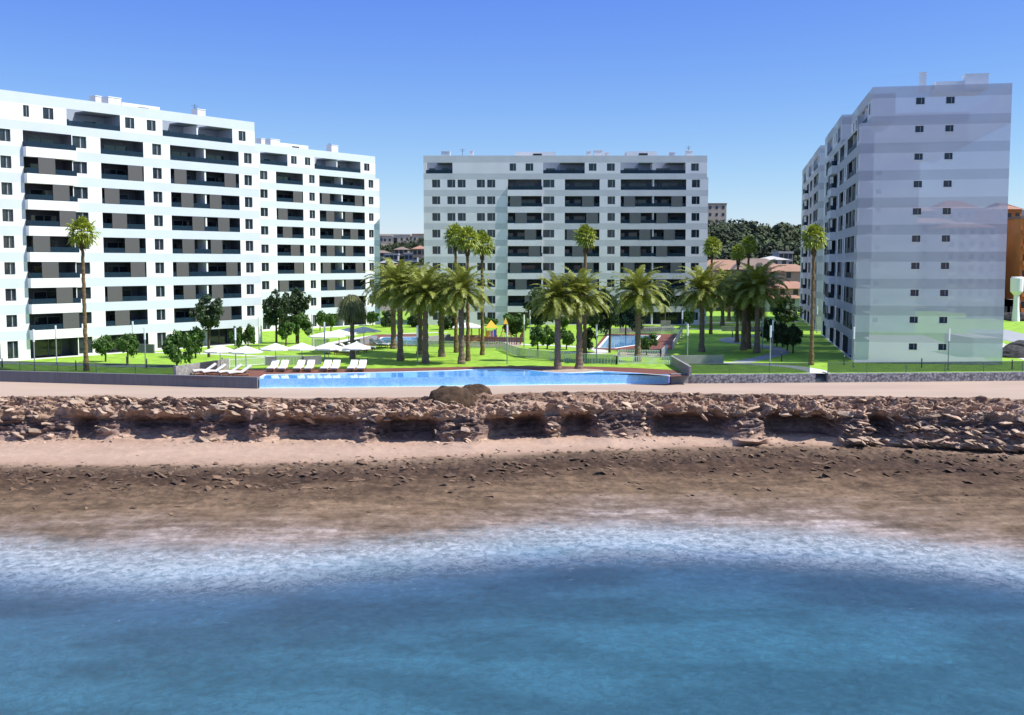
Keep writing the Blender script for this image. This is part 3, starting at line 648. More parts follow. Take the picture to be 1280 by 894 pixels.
def block(end, ang, label, mats, wins, logs, prot, att_w, att_o, att_start=.67, att_set=0.0, att_split=None, gable_w=(), roof=(), gf_doors=True, seed=1, screens='screen', back=False, pout=.72):
    """local x runs along the street front (x = LEN at the near/right end), y goes inward"""
    rnd = random.Random(seed)
    root = thing('apartment_block', label, 'apartment block', (end[0] - LEN * math.cos(ang), end[1] - LEN * math.sin(ang), 0), ang, 'white apartment blocks of the seafront estate')
    WH, ST, IN, IM = 0, 1, 2, 3
    mb = MB()
    Q = mb.quad
    X = lambda e: LEN - e
    def rect(x0, x1, z0, z1, m, y=0): Q((x0, y, z0), (x1, y, z0), (x1, y, z1), (x0, y, z1), m)
    zc = topz(8) + .33          # top of the main body
    for k in range(0, 9):
        top = topz(k); bot = top - OPEN_H if k else .12
        prev = topz(k - 1) if k else 0
        ops = sorted([(X(b), X(a), 'w') for a, b in wins] + [(X(b), X(a), 'l') for a, b in logs] + [(X(b), X(a), 'p') for a, b in prot])
        rect(0, LEN, prev, bot, ST if k else WH)
        cur = 0.0
        for x0, x1, kind in ops:
            rect(cur, x0, bot, top, WH); cur = x1
            if kind == 'w':
                door = (k == 0 and gf_doors and (x1 - x0) > 1.2)
                zt = top - .05; zb = (top - 1.44) if k else (.3 if door else top - 1.44)
                wall_hole(mb, x0, x1, bot, top, x0, x1, zb, zt, WH)
                d_ = .2
                Q((x0, 0, zb), (x0, d_, zb), (x0, d_, zt), (x0, 0, zt), WH); Q((x1, d_, zb), (x1, 0, zb), (x1, 0, zt), (x1, d_, zt), WH)
                Q((x0, 0, zb), (x1, 0, zb), (x1, d_, zb), (x0, d_, zb), WH); Q((x0, d_, zt), (x1, d_, zt), (x1, 0, zt), (x0, 0, zt), WH)
                fm, pm = window_meshes(x1 - x0, zt - zb)
                w = ob('window', fm, root, (x0, 0, zb)); ob('pane', pm, w)
            else:
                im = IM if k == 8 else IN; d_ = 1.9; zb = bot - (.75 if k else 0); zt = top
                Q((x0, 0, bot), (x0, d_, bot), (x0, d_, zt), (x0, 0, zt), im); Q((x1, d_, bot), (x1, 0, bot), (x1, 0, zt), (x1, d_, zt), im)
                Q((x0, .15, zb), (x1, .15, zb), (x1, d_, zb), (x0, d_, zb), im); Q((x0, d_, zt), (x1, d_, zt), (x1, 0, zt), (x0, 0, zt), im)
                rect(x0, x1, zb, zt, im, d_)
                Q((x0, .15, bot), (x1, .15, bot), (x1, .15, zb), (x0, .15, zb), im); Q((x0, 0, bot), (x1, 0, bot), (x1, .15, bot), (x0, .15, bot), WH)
                n_d = 2 if (x1 - x0) > 8 else 1
                for q in range(n_d):
                    a0 = x0 + (x1 - x0) * q / n_d; a1 = x0 + (x1 - x0) * (q + 1) / n_d; wd = (a1 - a0)
                    key = ('door', round(wd, 2))
                    if key not in PANE_W:
                        fr = MB(); g0, g1 = wd * .28, wd * .82
                        for xx in (g0, (g0 + g1) / 2, g1): fr.box(xx - .05, xx + .05, -.09, -.03, 0, 2.1)
                        fr.box(g0, g1, -.09, -.03, 2.05, 2.12)
                        pn = MB(); pn.quad((g0, -.05, 0), (g1, -.05, 0), (g1, -.05, 2.1), (g0, -.05, 2.1)); pn.box(.15, .9, -.06, -.02, .9, 2.0)
                        PANE_W[key] = (fr.mesh('terrace_door', M['inner_mid']), pn.mesh('pane', M['glass']))
                    fm, pm = PANE_W[key]; w = ob('terrace_door', fm, root, (a0, d_, zb + .02)); ob('pane', pm, w)
                if n_d == 2:     # white dividing wall between the two flats
                    mid = (x0 + x1) / 2; mb.box(mid - .12, mid + .12, .12, d_, bot - (.7 if k else 0), zt - .003, WH)
                if k:
                    out = -pout if kind == 'p' else .04
                    key = ('rail', round(x1 - x0, 2), kind)
                    if key not in PANE_W:
                        rm = MB(); wd = x1 - x0
                        if kind == 'p':
                            rm.box(-.02, wd + .12, out, out + .03, 0, .62); rm.box(wd + .09, wd + .12, out + .03, -.02, 0, .62); rm.box(-.05, -.02, out, -.02, 0, .62)
                        else: rm.box(.01, wd - .01, .04, .07, 0, .62)
                        PANE_W[key] = rm.mesh('railing', M['rail'])
                    ob('railing', PANE_W[key], root, (x0, 0, bot + .003))
                    if kind == 'p':
                        pb = MB(); wd = x1 - x0; pb.box(-.08, wd + .15, -pout - .03, -.005, topz(k - 1) - .0 - bot, 0)
                        key = ('balc', round(wd, 2), mats[0].name)
                        if key not in PANE_W: PANE_W[key] = pb.mesh('balcony', mats[0])
                        ob('balcony', PANE_W[key], root, (x0, 0, bot))
                    if k < 8:
                        for q in range(n_d):
                            a0 = x0 + (x1 - x0) * q / n_d; wd = (x1 - x0) / n_d; sw = min(2.1, wd * .34)
                            sl = [.06, .22, .50, .62][(k * 3 + q * 2 + int(x0)) % 4]
                            if n_d == 2: sl = ([.28, .58, .28, .10][k % 4], [.10, .33, .10, .55][k % 4])[q]
                            key = ('scr', round(sw, 2), screens)
                            if key not in PANE_W:
                                sm = MB(); zz = 0.05
                                sm.box(0, .06, 0, .06, 0, OPEN_H - .01); sm.box(sw - .06, sw, 0, .06, 0, OPEN_H - .01)
                                while zz < OPEN_H - .1: sm.box(.06, sw - .06, .01, .045, zz, zz + .085); zz += .1
                                sm.box(.06, sw - .06, .047, .055, .02, OPEN_H - .02)
                                PANE_W[key] = sm.mesh('louvre_screen', M[screens])
                            ob('louvre_screen', PANE_W[key], root, (a0 + sl * wd, -.03 if kind != 'p' else -pout - .06, bot + .005))
        rect(cur, LEN, bot, top, WH)
    rect(0, LEN, topz(8), zc, ST)
    # right end, left end and rear of the body
    def side(x, flip):
        for k in range(-1, 9):
            top = topz(k) if k >= 0 else 0; nxt = topz(k + 1) - OPEN_H if k < 8 else zc
            zs = [(top, min(nxt, zc), ST)]
            if k < 8: zs.append((nxt, topz(k + 1), WH))
            if k == -1: Q((x, 0, 0), (x, DEP, 0), (x, DEP, nxt), (x, 0, nxt), WH); zs = zs[1:]
            for z0, z1, m in zs:
                if m == WH and not flip and gable_w:
                    cur = 0.0; zt = z1 - .10; zb = z1 - .80
                    for g0, g1 in gable_w:
                        Q((x, cur, z0), (x, g0, z0), (x, g0, z1), (x, cur, z1), m); cur = g1
                        Q((x, g0, z0), (x, g1, z0), (x, g1, zb), (x, g0, zb), m); Q((x, g0, zt), (x, g1, zt), (x, g1, z1), (x, g0, z1), m)
                        d_ = .2; Q((x, g0, zb), (x - d_, g0, zb), (x - d_, g0, zt), (x, g0, zt), m); Q((x - d_, g1, zb), (x, g1, zb), (x, g1, zt), (x - d_, g1, zt), m)
                        Q((x, g0, zb), (x, g1, zb), (x - d_, g1, zb), (x - d_, g0, zb), m); Q((x - d_, g0, zt), (x - d_, g1, zt), (x, g1, zt), (x, g0, zt), m)
                        fm, pm = window_meshes(g1 - g0, zt - zb, False)
                        w = ob('window', fm, root, (x, g0, zb)); w.rotation_euler = (0, 0, R(90)); ob('pane', pm, w)
                        sb = MB(); sb.box(-.08, g1 - g0 + .08, -.08, .12, -.06, 0); key = ('sill', round(g1 - g0, 2))
                        if key not in PANE_W: PANE_W[key] = sb.mesh('sill', M['cwhite'])
                        ob('sill', PANE_W[key], w)
                    Q((x, cur, z0), (x, DEP, z0), (x, DEP, z1), (x, cur, z1), m)
                else: Q((x, 0, z0), (x, DEP, z0), (x, DEP, z1), (x, 0, z1), m)
    side(LEN, False)
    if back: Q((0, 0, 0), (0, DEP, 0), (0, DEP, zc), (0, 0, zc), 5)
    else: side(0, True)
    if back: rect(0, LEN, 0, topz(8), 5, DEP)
    for k in ([] if back else range(0, 9)):
        rect(0, LEN, topz(k - 1) if k else 0, topz(k) - OPEN_H if k else .12, ST, DEP); rect(0, LEN, topz(k) - OPEN_H if k else .12, topz(k), WH, DEP)
    rect(0, LEN, topz(8), zc, ST, DEP)
    RF = 5 if back else 4; Q((0, 0, zc), (LEN, 0, zc), (LEN, DEP, zc), (0, DEP, zc), RF)
    # attic storey
    ZT, PT = topz(9), 30.3; zb9 = ZT - OPEN_H - .05
    parts = [(0, X(att_start), att_set)] if att_split is None else [(0, X(att_split), 0.0), (X(att_split), X(att_start), att_set)]
    for a0, a1, s_ in parts:
        ops = sorted([(X(b), X(a), 'w') for a, b in att_w if a0 <= X(b) and X(a) <= a1] + [(X(b), X(a), 'o') for a, b in att_o if a0 <= X(b) and X(a) <= a1])
        rect(a0, a1, zc, zb9, ST, s_)
        rect(a0, a1, ZT, PT, ST, s_); cur = a0
        for x0, x1, kind in ops:
            rect(cur, x0, zb9, ZT, WH, s_); cur = x1
            if kind == 'w':
                zt, zb = ZT - .15, ZT - 1.45; wall_hole(mb, x0, x1, zb9, ZT, x0, x1, zb, zt, WH, s_)
                fm, pm = window_meshes(x1 - x0, zt - zb); w = ob('window', fm, root, (x0, s_ - .1, zb)); ob('pane', pm, w)
            else:
                d_ = s_ + 3.0
                Q((x0, s_, zb9), (x0, d_, zb9), (x0, d_, PT - .1), (x0, s_, PT - .1), 6); Q((x1, d_, zb9), (x1, s_, zb9), (x1, s_, PT - .1), (x1, d_, PT - .1), 6)
                Q((x0, s_, zb9), (x1, s_, zb9), (x1, d_, zb9), (x0, d_, zb9), 6); rect(x0, x1, zb9, PT - .1, 6, d_)
                mb.box(x0 + .01, x1 - .01, s_ + .005, s_ + .25, ZT, PT - .003, ST)
                wd = x1 - x0
                mid = x0 + wd * .5
                if wd > 9: mb.box(mid - .1, mid + .1, s_ + .26, d_ - .01, zb9 + .01, PT - .15, WH)
                dm = MB()
                for q in range(2):
                    dm.box(wd * (.08 + .5 * q), wd * (.30 + .5 * q), -.03, 0, 0, 1.15)
                ob('terrace_door', dm.mesh('terrace_door', M['glass']), root, (x0, d_ - .02, zb9 + .01))
                rm = MB(); rm.box(.01, wd - .01, .05, .08, 0, .62); ob('railing', rm.mesh('railing', M['rail']), root, (x0, s_, zb9 + .003))
        rect(cur, a1, zb9, ZT, WH, s_)
        for x, z0 in ((a0, zc), (a1, zc)):
            Q((x, s_, z0), (x, DEP, z0), (x, DEP, zb9), (x, s_, zb9), ST); Q((x, s_, zb9), (x, DEP, zb9), (x, DEP, ZT), (x, s_, ZT), WH); Q((x, s_, ZT), (x, DEP, ZT), (x, DEP, PT), (x, s_, PT), ST)
        rect(a0, a1, zc, PT, WH, DEP)
        # roof with gaps over the open terraces
        opn = [(x0, x1) for x0, x1, k_ in ops if k_ == 'o']; cur = a0; zr = PT - .12
        for x0, x1 in opn: Q((cur, s_, zr), (x0, s_, zr), (x0, s_ + 3, zr), (cur, s_ + 3, zr), RF); cur = x1
        
        for x0, x1 in opn:
            for q0, q1 in (((.30, .5), (.72, 1)) if x1 - x0 > 9 else ((.42, 1),)):
                w_x = x1 - x0; mb.box(x0 + w_x * q0, x0 + w_x * q1 - .01, s_ + .26, s_ + 2.99, ZT - .1, ZT + .15, IN + 1)  # partial slabs added to throw shade into the open terraces
        Q((cur, s_, zr), (a1, s_, zr), (a1, s_ + 3, zr), (cur, s_ + 3, zr), RF); Q((a0, s_ + 3, zr), (a1, s_ + 3, zr), (a1, DEP, zr), (a0, DEP, zr), RF)
    # gable windows of the attic storey
    if gable_w:
        for g0, g1 in gable_w:
            fm, pm = window_meshes(g1 - g0, .70, False); zb = ZT - .76
            w = ob('window', fm, root, (X(att_start) + .215, g0, zb)); w.rotation_euler = (0, 0, R(90)); ob('pane', pm, w)
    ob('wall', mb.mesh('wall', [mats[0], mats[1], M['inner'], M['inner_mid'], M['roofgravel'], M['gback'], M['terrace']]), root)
    if back:
        fb = MB(); fb.box(.05, LEN - .05, .05, DEP - .05, -.2, .03); ob('floor_slab', fb.mesh('floor_slab', M['path_white']), root)
    for e_, y_, h_ in ((roof[0][1] + .5, roof[0][3] + 1.6, 2.2), (roof[-1][1] - 2.2, 4.6, 1.7)) if roof and not back else ():
        am = MB(); am.tube([(X(e_), y_, PT - .15), (X(e_), y_, PT + h_)], .035, 5); am.box(X(e_) - .5, X(e_) + .5, y_ - .02, y_ + .02, PT + h_ - .25, PT + h_ - .21); am.box(X(e_) - .32, X(e_) + .32, y_ - .02, y_ + .02, PT + h_ - .5, PT + h_ - .46)
        ob('aerial', am.mesh('aerial', M['darksteel']), root)
    for kind, e0, e1, y0, y1, h in roof:
        r_ = MB(); 
        if kind == 'chimney':
            r_.box(X(e1), X(e0), y0, y1, PT - .2, PT + h); o = ob('chimney', r_.mesh('chimney', M['roofline']), root)
            c2 = MB(); c2.box(X(e1) - .06, X(e0) + .06, y0 - .06, y1 + .06, PT + h, PT + h + .1); ob('cap', c2.mesh('cap', M['roofline']), o)
        else:
            r_.box(X(e1), X(e0), y0, y1, PT - .2, PT + h); o = ob('stair_head', r_.mesh('stair_head', M['roofline']), root)
            c2 = MB(); mx_ = (X(e1) * .45 + X(e0) * .55); c2.box(mx_ - .8, mx_ + .8, y0 - .03, y0 + .02, PT + h * .35, PT + h * .7); ob('vent', c2.mesh('vent', M['louv']), o)
    return root
UA = math.atan2(.8026, .5965)
std_w = [(1.25, 2.6), (15.85, 17.2), (26.35, 28.2), (35.8, 37.1), (37.9, 39.2)]
std_l = [(3.5, 14.55), (18.5, 24.5), (41.5, 47.5)]
std_p = [(28.3, 34.35)]
std_aw = [(2.25, 3.45), (16.6, 17.9), (19.7, 21.0), (30.5, 31.8), (33.5, 34.2)]
std_ao = [(4.5, 15.6), (21.7, 28.85), (37.0, 46.5)]
# near left block: end of its front wall
A0 = Vector((-55.33, 128.31)); uA = Vector((.5965, .8026)); endA = A0 + uA * 34.35
roofA = [('chimney', 6.1, 7.4, 3.5, 4.8, 1.3), ('stair', 13.0, 18.6, 4.0, 8.5, 1.0), ('chimney', 19.2, 21.0, 3.3, 4.8, 1.3), ('chimney', 22.0, 22.8, 3.3, 4.6, 1.2), ('stair', 33.4, 39, 5, 8, .7), ('chimney', 37.5, 38.6, 3.3, 4.6, 1.6)]
block(endA, UA, 'nearest white block on the left with a tall fan palm before it', (M['white'], M['stripe']), std_w, std_l, std_p, std_aw, std_ao, roof=roofA, seed=3)
# second left block
endB = (Vector((-37.9, 171.0)) + uA * 25.8) * 1.07
k_ = 1.07
wB = [(25.8 - b, 25.8 - a) for a, b in [(-.26, 1.23), (9.75, 10.97), (23.2, 24.37)]]; lB = [(25.8 - b, 25.8 - a) for a, b in [(2.9, 8.45), (11.93, 22.24)]]
sc_ = lambda L_: [(a * k_, b * k_) for a, b in L_]
block(endB, UA, 'second white block on the left, narrower and set behind the nearest one', (M['white'], M['stripe']), sc_(wB) + [(36, 37.3), (38.2, 39.5)], sc_(lB) + [(41.5, 47.5)], [(28.9, 34.9)],
      sc_([(25.8 - 23.46, 25.8 - 22.18), (25.8 - 10.06, 25.8 - 8.9), (25.8 - 7.19, 25.8 - 6.01)]) + [(31.5, 32.8)], sc_([(25.8 - 21.34, 25.8 - 10.95), (25.8 - 5.3, 25.8 + .19)]) + [(37.0, 46.5)], att_start=1.0,
      roof=[('chimney', 6.8, 8.4, 3.5, 4.8, 1.6), ('stair', 13.5, 20, 4, 8.5, 1.1), ('chimney', 20.6, 22.6, 3.3, 4.8, 1.4), ('chimney', 23.8, 24.6, 3.3, 4.6, 1.3)], seed=5)
# middle block, frontal
oc = Vector((-15.9, 202.5)); kc = 1.06; LC = 48.17
cx = lambda a: (LC - a) * kc
cw = [(cx(b), cx(a)) for a, b in [(1.49, 2.84), (4.06, 5.41), (5.81, 7.16), (9.06, 10.41), (10.81, 12.16), (20.27, 22.16), (31.17, 32.43), (45.4, 46.75)]]
cl = [(cx(b), cx(a)) for a, b in [(23.94, 29.82), (33.38, 44.45)]]; cpb = [(cx(20.0), cx(14.32))]
caw = [(cx(b), cx(a)) for a, b in [(14.6, 15.67), (17.29, 18.58), (27.96, 29.25), (31.02, 32.34), (45.23, 46.51)]]; cao = [(cx(b), cx(a)) for a, b in [(.45, 4.96), (20.25, 27.28), (33.29, 44.29)]]
block(oc + Vector((LC * kc, 0)), 0.0, 'frontal grey white block in the middle behind the palm grove', (M['cwhite'], M['cstripe']), cw, cl, cpb, caw, cao, att_start=.25, gf_doors=False, seed=8, screens='cscreen', pout=.32,
      roof=[('chimney', 2.4, 3.6, 3.0, 4.2, 1.1), ('chimney', 5.6, 6.6, 3.0, 4.2, .8), ('stair', 8.8, 14.3, 3.6, 8, 1.1), ('chimney', 17.6, 18.4, 3, 4, .8), ('chimney', 18.7, 20.3, 3.0, 4.4, 1.2), ('chimney', 20.8, 21.6, 3, 4, 1.0), ('stair', 27.2, 34.6, 3.6, 8, 1.0), ('chimney', 42.2, 42.8, 3, 3.8, 1.1), ('chimney', 46.4, 48, 3, 4.2, 1.0)])
# right blocks, see-through
uD = Vector((59.0347 - 38.3164, 228.822 - 124.8517)).normalized(); angD = math.atan2(-uD.y, -uD.x)
D0 = Vector((38.32, 124.85))
block(D0, angD, 'right hand block with a blank striped see through end wall', (M['gwhite'], M['gstripe']), std_w, std_l, std_p, [w for w in std_aw if w[1] < 22 or w[0] > 24], [(4.5, 15.6), (24.5, 28.85), (37.0, 46.5)], att_start=.0, att_set=1.2, att_split=23.0,
      gable_w=[(5.75, 6.62), (8.85, 9.70)], roof=[('chimney', 3.6, 4.2, 6.6, 7.3, 1.9), ('stair', 3.5, 8.0, 8.3, 13.5, .9), ('chimney', 2.5, 4.0, 11.2, 13.6, 1.4)], gf_doors=False, seed=11, screens='cscreen', back=True)
block(D0 + uD * 61.0, angD, 'far right block just showing behind the see through one', (M['gwhite'], M['gstripe']), std_w, std_l, std_p, std_aw, std_ao, att_start=.3, gable_w=[(5.75, 6.62), (8.85, 9.70)], gf_doors=False, seed=12, screens='cscreen', back=True, roof=[('stair', 12, 18, 4, 8, 1.0)])

# ------------------------------------------------------------------ palms
def grow_frond(mb, base, az, el, L_, droop, lw, nl, leaf, m=0, leaf_droop=.5, rr=None):
    rr = rr or random
    K = 9; pts = []; p = Vector(base); e = el
    for k in range(K + 1):
        pts.append(p.copy()); d_ = Vector((math.cos(e) * math.cos(az), math.cos(e) * math.sin(az), math.sin(e))); p = p + d_ * (L_ / K); e -= droop / K * (.4 + 1.2 * k / K)
    side = Vector((-math.sin(az), math.cos(az), 0))
    for k in range(K):        # rachis
        a, b = pts[k], pts[k + 1]; w = .035 * (1 - k / K) + .008; mb.quad(a - side * w, a + side * w, b + side * w, b - side * w, m)
    for i in range(nl):
        t = .10 + .90 * i / nl; f = t * K; k = min(int(f), K - 1); q = pts[k].lerp(pts[k + 1], f - k); fw = (pts[k + 1] - pts[k]).normalized()
        ll = leaf * (math.sin(math.pi * min(1, t * .85 + .12)) ** .6) * rr.uniform(.85, 1.1)
        upv = side.cross(fw) * -1
        for s_ in (-1, 1):
            dr = (side * s_ * .8 + fw * .62 + upv * rr.uniform(.05, .30)).normalized() 
            tip = q + dr * ll - Vector((0, 0, leaf_droop * ll * rr.uniform(.3, 1)))
            md = q + dr * ll * .55 - Vector((0, 0, leaf_droop * ll * .12)); wv = fw * lw
            mb.quad(q - wv * .6, q + wv * .6, md + wv, md - wv, m); mb.tri(md - wv, md + wv, tip, m)
def date_crown(seed, R_=3.3, nf=62, dark=False):
    r = random.Random(seed); mb = MB()
    for i in range(nf):
        t = i / nf; el = R(84) - R(118) * (t ** .85); az = i * 2.39996 + r.uniform(-.15, .15)
        L_ = R_ * r.uniform(.92, 1.08) * (1.12 if t < .8 else .85); droop = R(70) + R(35) * (1 - abs(t - .45)) * r.uniform(.7, 1.2)
        if t > .75: droop = R(45)
        grow_frond(mb, (.12 * math.cos(az), .12 * math.sin(az), .25 * (1 - t)), az, el, L_, droop, .055, 34, .66, 0, .5, r)
    return mb.mesh('crown', M['frond'])
def fan_crown(seed, R_=1.35, nf=46):
    r = random.Random(seed); mb = MB()
    for i in range(nf):
        t = (i + .5) / nf; el = R(88) - R(140) * t ** .9; az = i * 2.39996 + r.uniform(-.2, .2)
        d_ = Vector((math.cos(el) * math.cos(az), math.cos(el) * math.sin(az), math.sin(el))); c0 = d_ * R_ * r.uniform(.40, .58); side = Vector((-math.sin(az), math.cos(az), 0)); upv = d_.cross(side)
        mb.quad(-side * .02, side * .02, c0 + side * .02, c0 - side * .02)
        n_ = 11; rl = R_ * r.uniform(.42, .55)
        for j in range(n_):
            th = R(-105) + R(210) * j / (n_ - 1); dr = (d_ * math.cos(th) + side * math.sin(th)).normalized()
            q = dr.cross(upv).normalized() * .055; tip = c0 + dr * rl + Vector((0, 0, -.16 * rl - .3 * rl * abs(math.sin(th)))) ; md = c0 + dr * rl * .6
            fold = upv * (.03 if j % 2 else -.03)
            mb.quad(c0 + fold * .2, c0 + q * .3, md + q + fold, md - q - fold); mb.tri(md - q - fold, md + q + fold, tip)
    return mb.mesh('crown', M['fan'])
def skirt_mesh(seed, r0=.34, L_=1.5, n_=160, m='dead'):
    r = random.Random(seed); mb = MB()
    for i in range(n_):
        az = r.uniform(0, 6.283); z0 = r.uniform(-.9, 0) * L_ * .7; rr_ = r0 * (1 + .3 * z0 / L_) * r.uniform(.6, 1.1); q = Vector((rr_ * math.cos(az) * .5, rr_ * math.sin(az) * .5, z0))
        tip = Vector((rr_ * math.cos(az), rr_ * math.sin(az), z0 - L_ * r.uniform(.25, .45))); s_ = Vector((-math.sin(az), math.cos(az), 0)) * .08
        mb.quad(q - s_, q + s_, tip + s_ * .6, tip - s_ * .6)
    return mb.mesh('dry_skirt', M[m])
def trunk_mesh(h, r0, r1, m, seed, flare=1.35, lean=0.0, rings=.22):
    r = random.Random(seed); n_ = max(6, int(h / rings)); mb = MB(); pts = []; rad = []
    for k in range(n_ + 1):
        t = k / n_; pts.append((lean * math.sin(t * 2) * .5 + .03 * math.sin(k * 1.3 + seed), .02 * math.cos(k + seed), h * t)); base = r0 * (flare - (flare - 1) * min(1, t * 6)) if t < .17 else r0 + (r1 - r0) * (t - .17) / .83
        rad.append(base * (1 + (.06 if k % 2 else -.03)))
    mb.tube(pts, rad, 10); return mb.mesh('trunk', m)
DC = [date_crown(s_) for s_ in (1, 2, 3)]; FC = [fan_crown(s_) for s_ in (1, 2, 3)]; SKT = skirt_mesh(4); BULB = skirt_mesh(9, .62, .9, 260)
cam_sc = lambda Y: Y / F
def palm(px, by, cy, kind, label, i, cpx=None, w=None, base_z=0.0):
    p = P(px, by, base_z); Y = p.y; hz = up(px, cy, Y)
    s_ = 1.0
    t = thing('date_palm' if kind == 'date' else 'fan_palm', label, 'palm tree', (p.x, p.y, base_z), random.uniform(0, 6.28), 'feathery date palms of the garden' if kind == 'date' else 'tall slender fan palms')
    if kind == 'date':
        ob('trunk', trunk_mesh(hz, .33, .29, M['palmtrunk'], i, 1.45), t)
        c = ob('crown', DC[i % 3], t, (0, 0, hz)); s_ = (w or 78) * Y / F / 6.6
        b_ = ob('dry_skirt', BULB, t, (0, 0, hz + .1))
    else:
        ob('trunk', trunk_mesh(hz - .2, .21, .15, M['thintrunk'], i, 1.5), t)
        c = ob('crown', FC[i % 3], t, (0, 0, hz)); s_ = (w or 36) * Y / F / 2.35
        b_ = ob('dry_skirt', SKT, t, (0, 0, hz - .3))
    c.scale = (s_, s_, s_ * (1.0 if kind == 'date' else 1.12)); c.rotation_euler = (0, 0, i * 1.7)
    return t
dates = [(492, 436, 361, 'leftmost feathery date palm of the dense left grove'), (500.5, 451, 362, 'second feathery palm from the left, trunk in front of the rear pool'),
         (525, 443, 366, 'feathery palm third from left, standing back in the left grove'), (532, 454, 371, 'front feathery palm in the middle of the left grove'),
         (552, 446, 372, 'feathery palm set back between the two front palms of the left grove'), (577, 455, 366, 'rightmost feathery palm of the left grove, nearest the gazebo'),
         (697, 462.5, 377, 'left one of the two palms in the sandy bed by the pool'), (724, 461.5, 373, 'right one of the two palms in the sandy bed by the pool'),
         (797, 452, 369, 'lone feathery palm inside the white picket fence'), (877, 440, 366, 'feathery palm left of the right hand palm cluster'),
         (929.5, 438, 366, 'feathery palm in the middle of the right cluster'), (946, 441.5, 362, 'rightmost feathery palm of the right cluster'),
         (903, 407, 360, 'small distant palm behind the right cluster, left one'), (911, 401, 362, 'small distant palm behind the right cluster, right one')]
for i, (px, by, cy, lb) in enumerate(dates): palm(px, by, cy, 'date', lb, i, w=(52 if i > 11 else (66 if i in (10,) else 80)))
fans = [(108, 464, 291, 38, 'tall fan palm alone in front of the nearest left block'), (570, 441, 296, 30, 'leftmost of the three tall fan palms before the middle block'),
        (585, 451.5, 300, 32, 'middle one of the three tall fan palms before the middle block'), (603, 444, 306, 32, 'rightmost and lowest headed of the three tall fan palms'),
        (731, 452, 296, 29, 'single tall fan palm above the pool bed palms'), (888.5, 418, 309, 25, 'fan palm at the right edge of the middle block'),
        (921, 428, 316, 20, 'lower one of the paired fan palms before the wooded hill'), (934, 424, 307, 22, 'higher one of the paired fan palms before the wooded hill'),
        (1014, 456.5, 298, 33, 'tall fan palm alone beside the see through right block')]
for i, (px, by, cy, w, lb) in enumerate(fans): palm(px, by, cy, 'fan', lb, i, w=w)
# shaggy palm by the umbrellas
def shag_crown(seed, R_=1.9):
    r = random.Random(seed); mb = MB()
    for i in range(1500):
        el = math.asin(r.uniform(-.35, 1)); az = r.uniform(0, 6.283); L_ = R_ * r.uniform(.75, 1.1); d_ = Vector((math.cos(el) * math.cos(az), math.cos(el) * math.sin(az), math.sin(el))); s_ = Vector((-math.sin(az), math.cos(az), 0)) * .03
        p0 = d_ * .3; p1 = d_ * L_ * .6 + Vector((0, 0, .2)); p2 = d_ * L_ * .9 + Vector((0, 0, -.3 * L_)); p3 = d_ * L_ * .98 + Vector((0, 0, -.75 * L_ * r.uniform(.4, 1)))
        mb.quad(p0 - s_, p0 + s_, p1 + s_, p1 - s_); mb.quad(p1 - s_, p1 + s_, p2 + s_, p2 - s_); mb.tri(p2 - s_, p2 + s_, p3)
    return mb.mesh('crown', M['shag'])
SHG = [shag_crown(1), shag_crown(2)]
def shaggy(px, by, cy, label, sc=1.0, i=0):
    p = P(px, by); h = up(px, cy, p.y); t = thing('shaggy_palm', label, 'palm tree', p)
    ob('trunk', trunk_mesh(h, .27, .22, M['palmtrunk'], 5), t); c = ob('crown', SHG[i], t, (0, 0, h)); c.scale = (sc, sc, sc * 1.15)
    b = ob('dry_skirt', skirt_mesh(12, 1.15, 1.5, 420), t, (0, 0, h - .55)); b.scale = (.85, .85, .8)
shaggy(440.5, 448.5, 385, 'shaggy round headed palm with brown skirt behind the parasols')
shaggy(936, 436, 384, 'bushy drooping palm with brown skirt inside the right cluster', 1.25, 1)

# ------------------------------------------------------------------ broadleaf trees
def tree_mesh(seed, n_leaf, ls, m, clumps=26, flat=.82):
    r = np.random.default_rng(seed); cs = []
    while len(cs) < clumps:
        q = r.uniform(-1, 1, 3)
        if np.linalg.norm(q) < 1: cs.append(q * np.array([.78, .78, .78 * flat]))
    cs = np.array(cs); idx = r.integers(0, clumps, n_leaf); rad = r.uniform(.16, .34, clumps)
    dirs = r.normal(size=(n_leaf, 3)); dirs /= np.linalg.norm(dirs, axis=1)[:, None]
    pos = cs[idx] + dirs * rad[idx][:, None] * (r.uniform(.2, 1, n_leaf) ** .5)[:, None]
    nrm = dirs + r.normal(size=(n_leaf, 3)) * .7; nrm /= np.linalg.norm(nrm, axis=1)[:, None]
    a = np.cross(nrm, r.normal(size=(n_leaf, 3))); a /= np.linalg.norm(a, axis=1)[:, None]; b = np.cross(nrm, a)
    s_ = ls * r.uniform(.6, 1.3, n_leaf)[:, None]
    V_ = np.stack([pos - a * s_, pos - b * s_ * .55, pos + a * s_, pos + b * s_ * .55], 1).reshape(-1, 3)
    me = bpy.data.meshes.new('crown'); me.from_pydata(V_.tolist(), [], np.arange(len(V_)).reshape(-1, 4).tolist()); me.materials.append(m); me.update(); return me, cs
def limb_mesh(cs, h, r0, seed, crown_r):
    r = random.Random(seed); mb = MB(); mb.tube([(0, 0, 0), (.03, .02, h * .5), (0, 0, h * .85), (0, 0, h)], [r0 * 1.2, r0, r0 * .8, r0 * .5], 7)
    for q in cs[:9]:
        e = Vector((q[0] * crown_r[0], q[1] * crown_r[0], h + crown_r[1] * .15 + q[2] * crown_r[1])); s_ = Vector((0, 0, h * .72)); mb.tube([s_, s_.lerp(e, .5) + Vector((0, 0, .15)), e], [r0 * .5, r0 * .32, r0 * .12], 5)
    return mb.mesh('trunk', M['bark'])
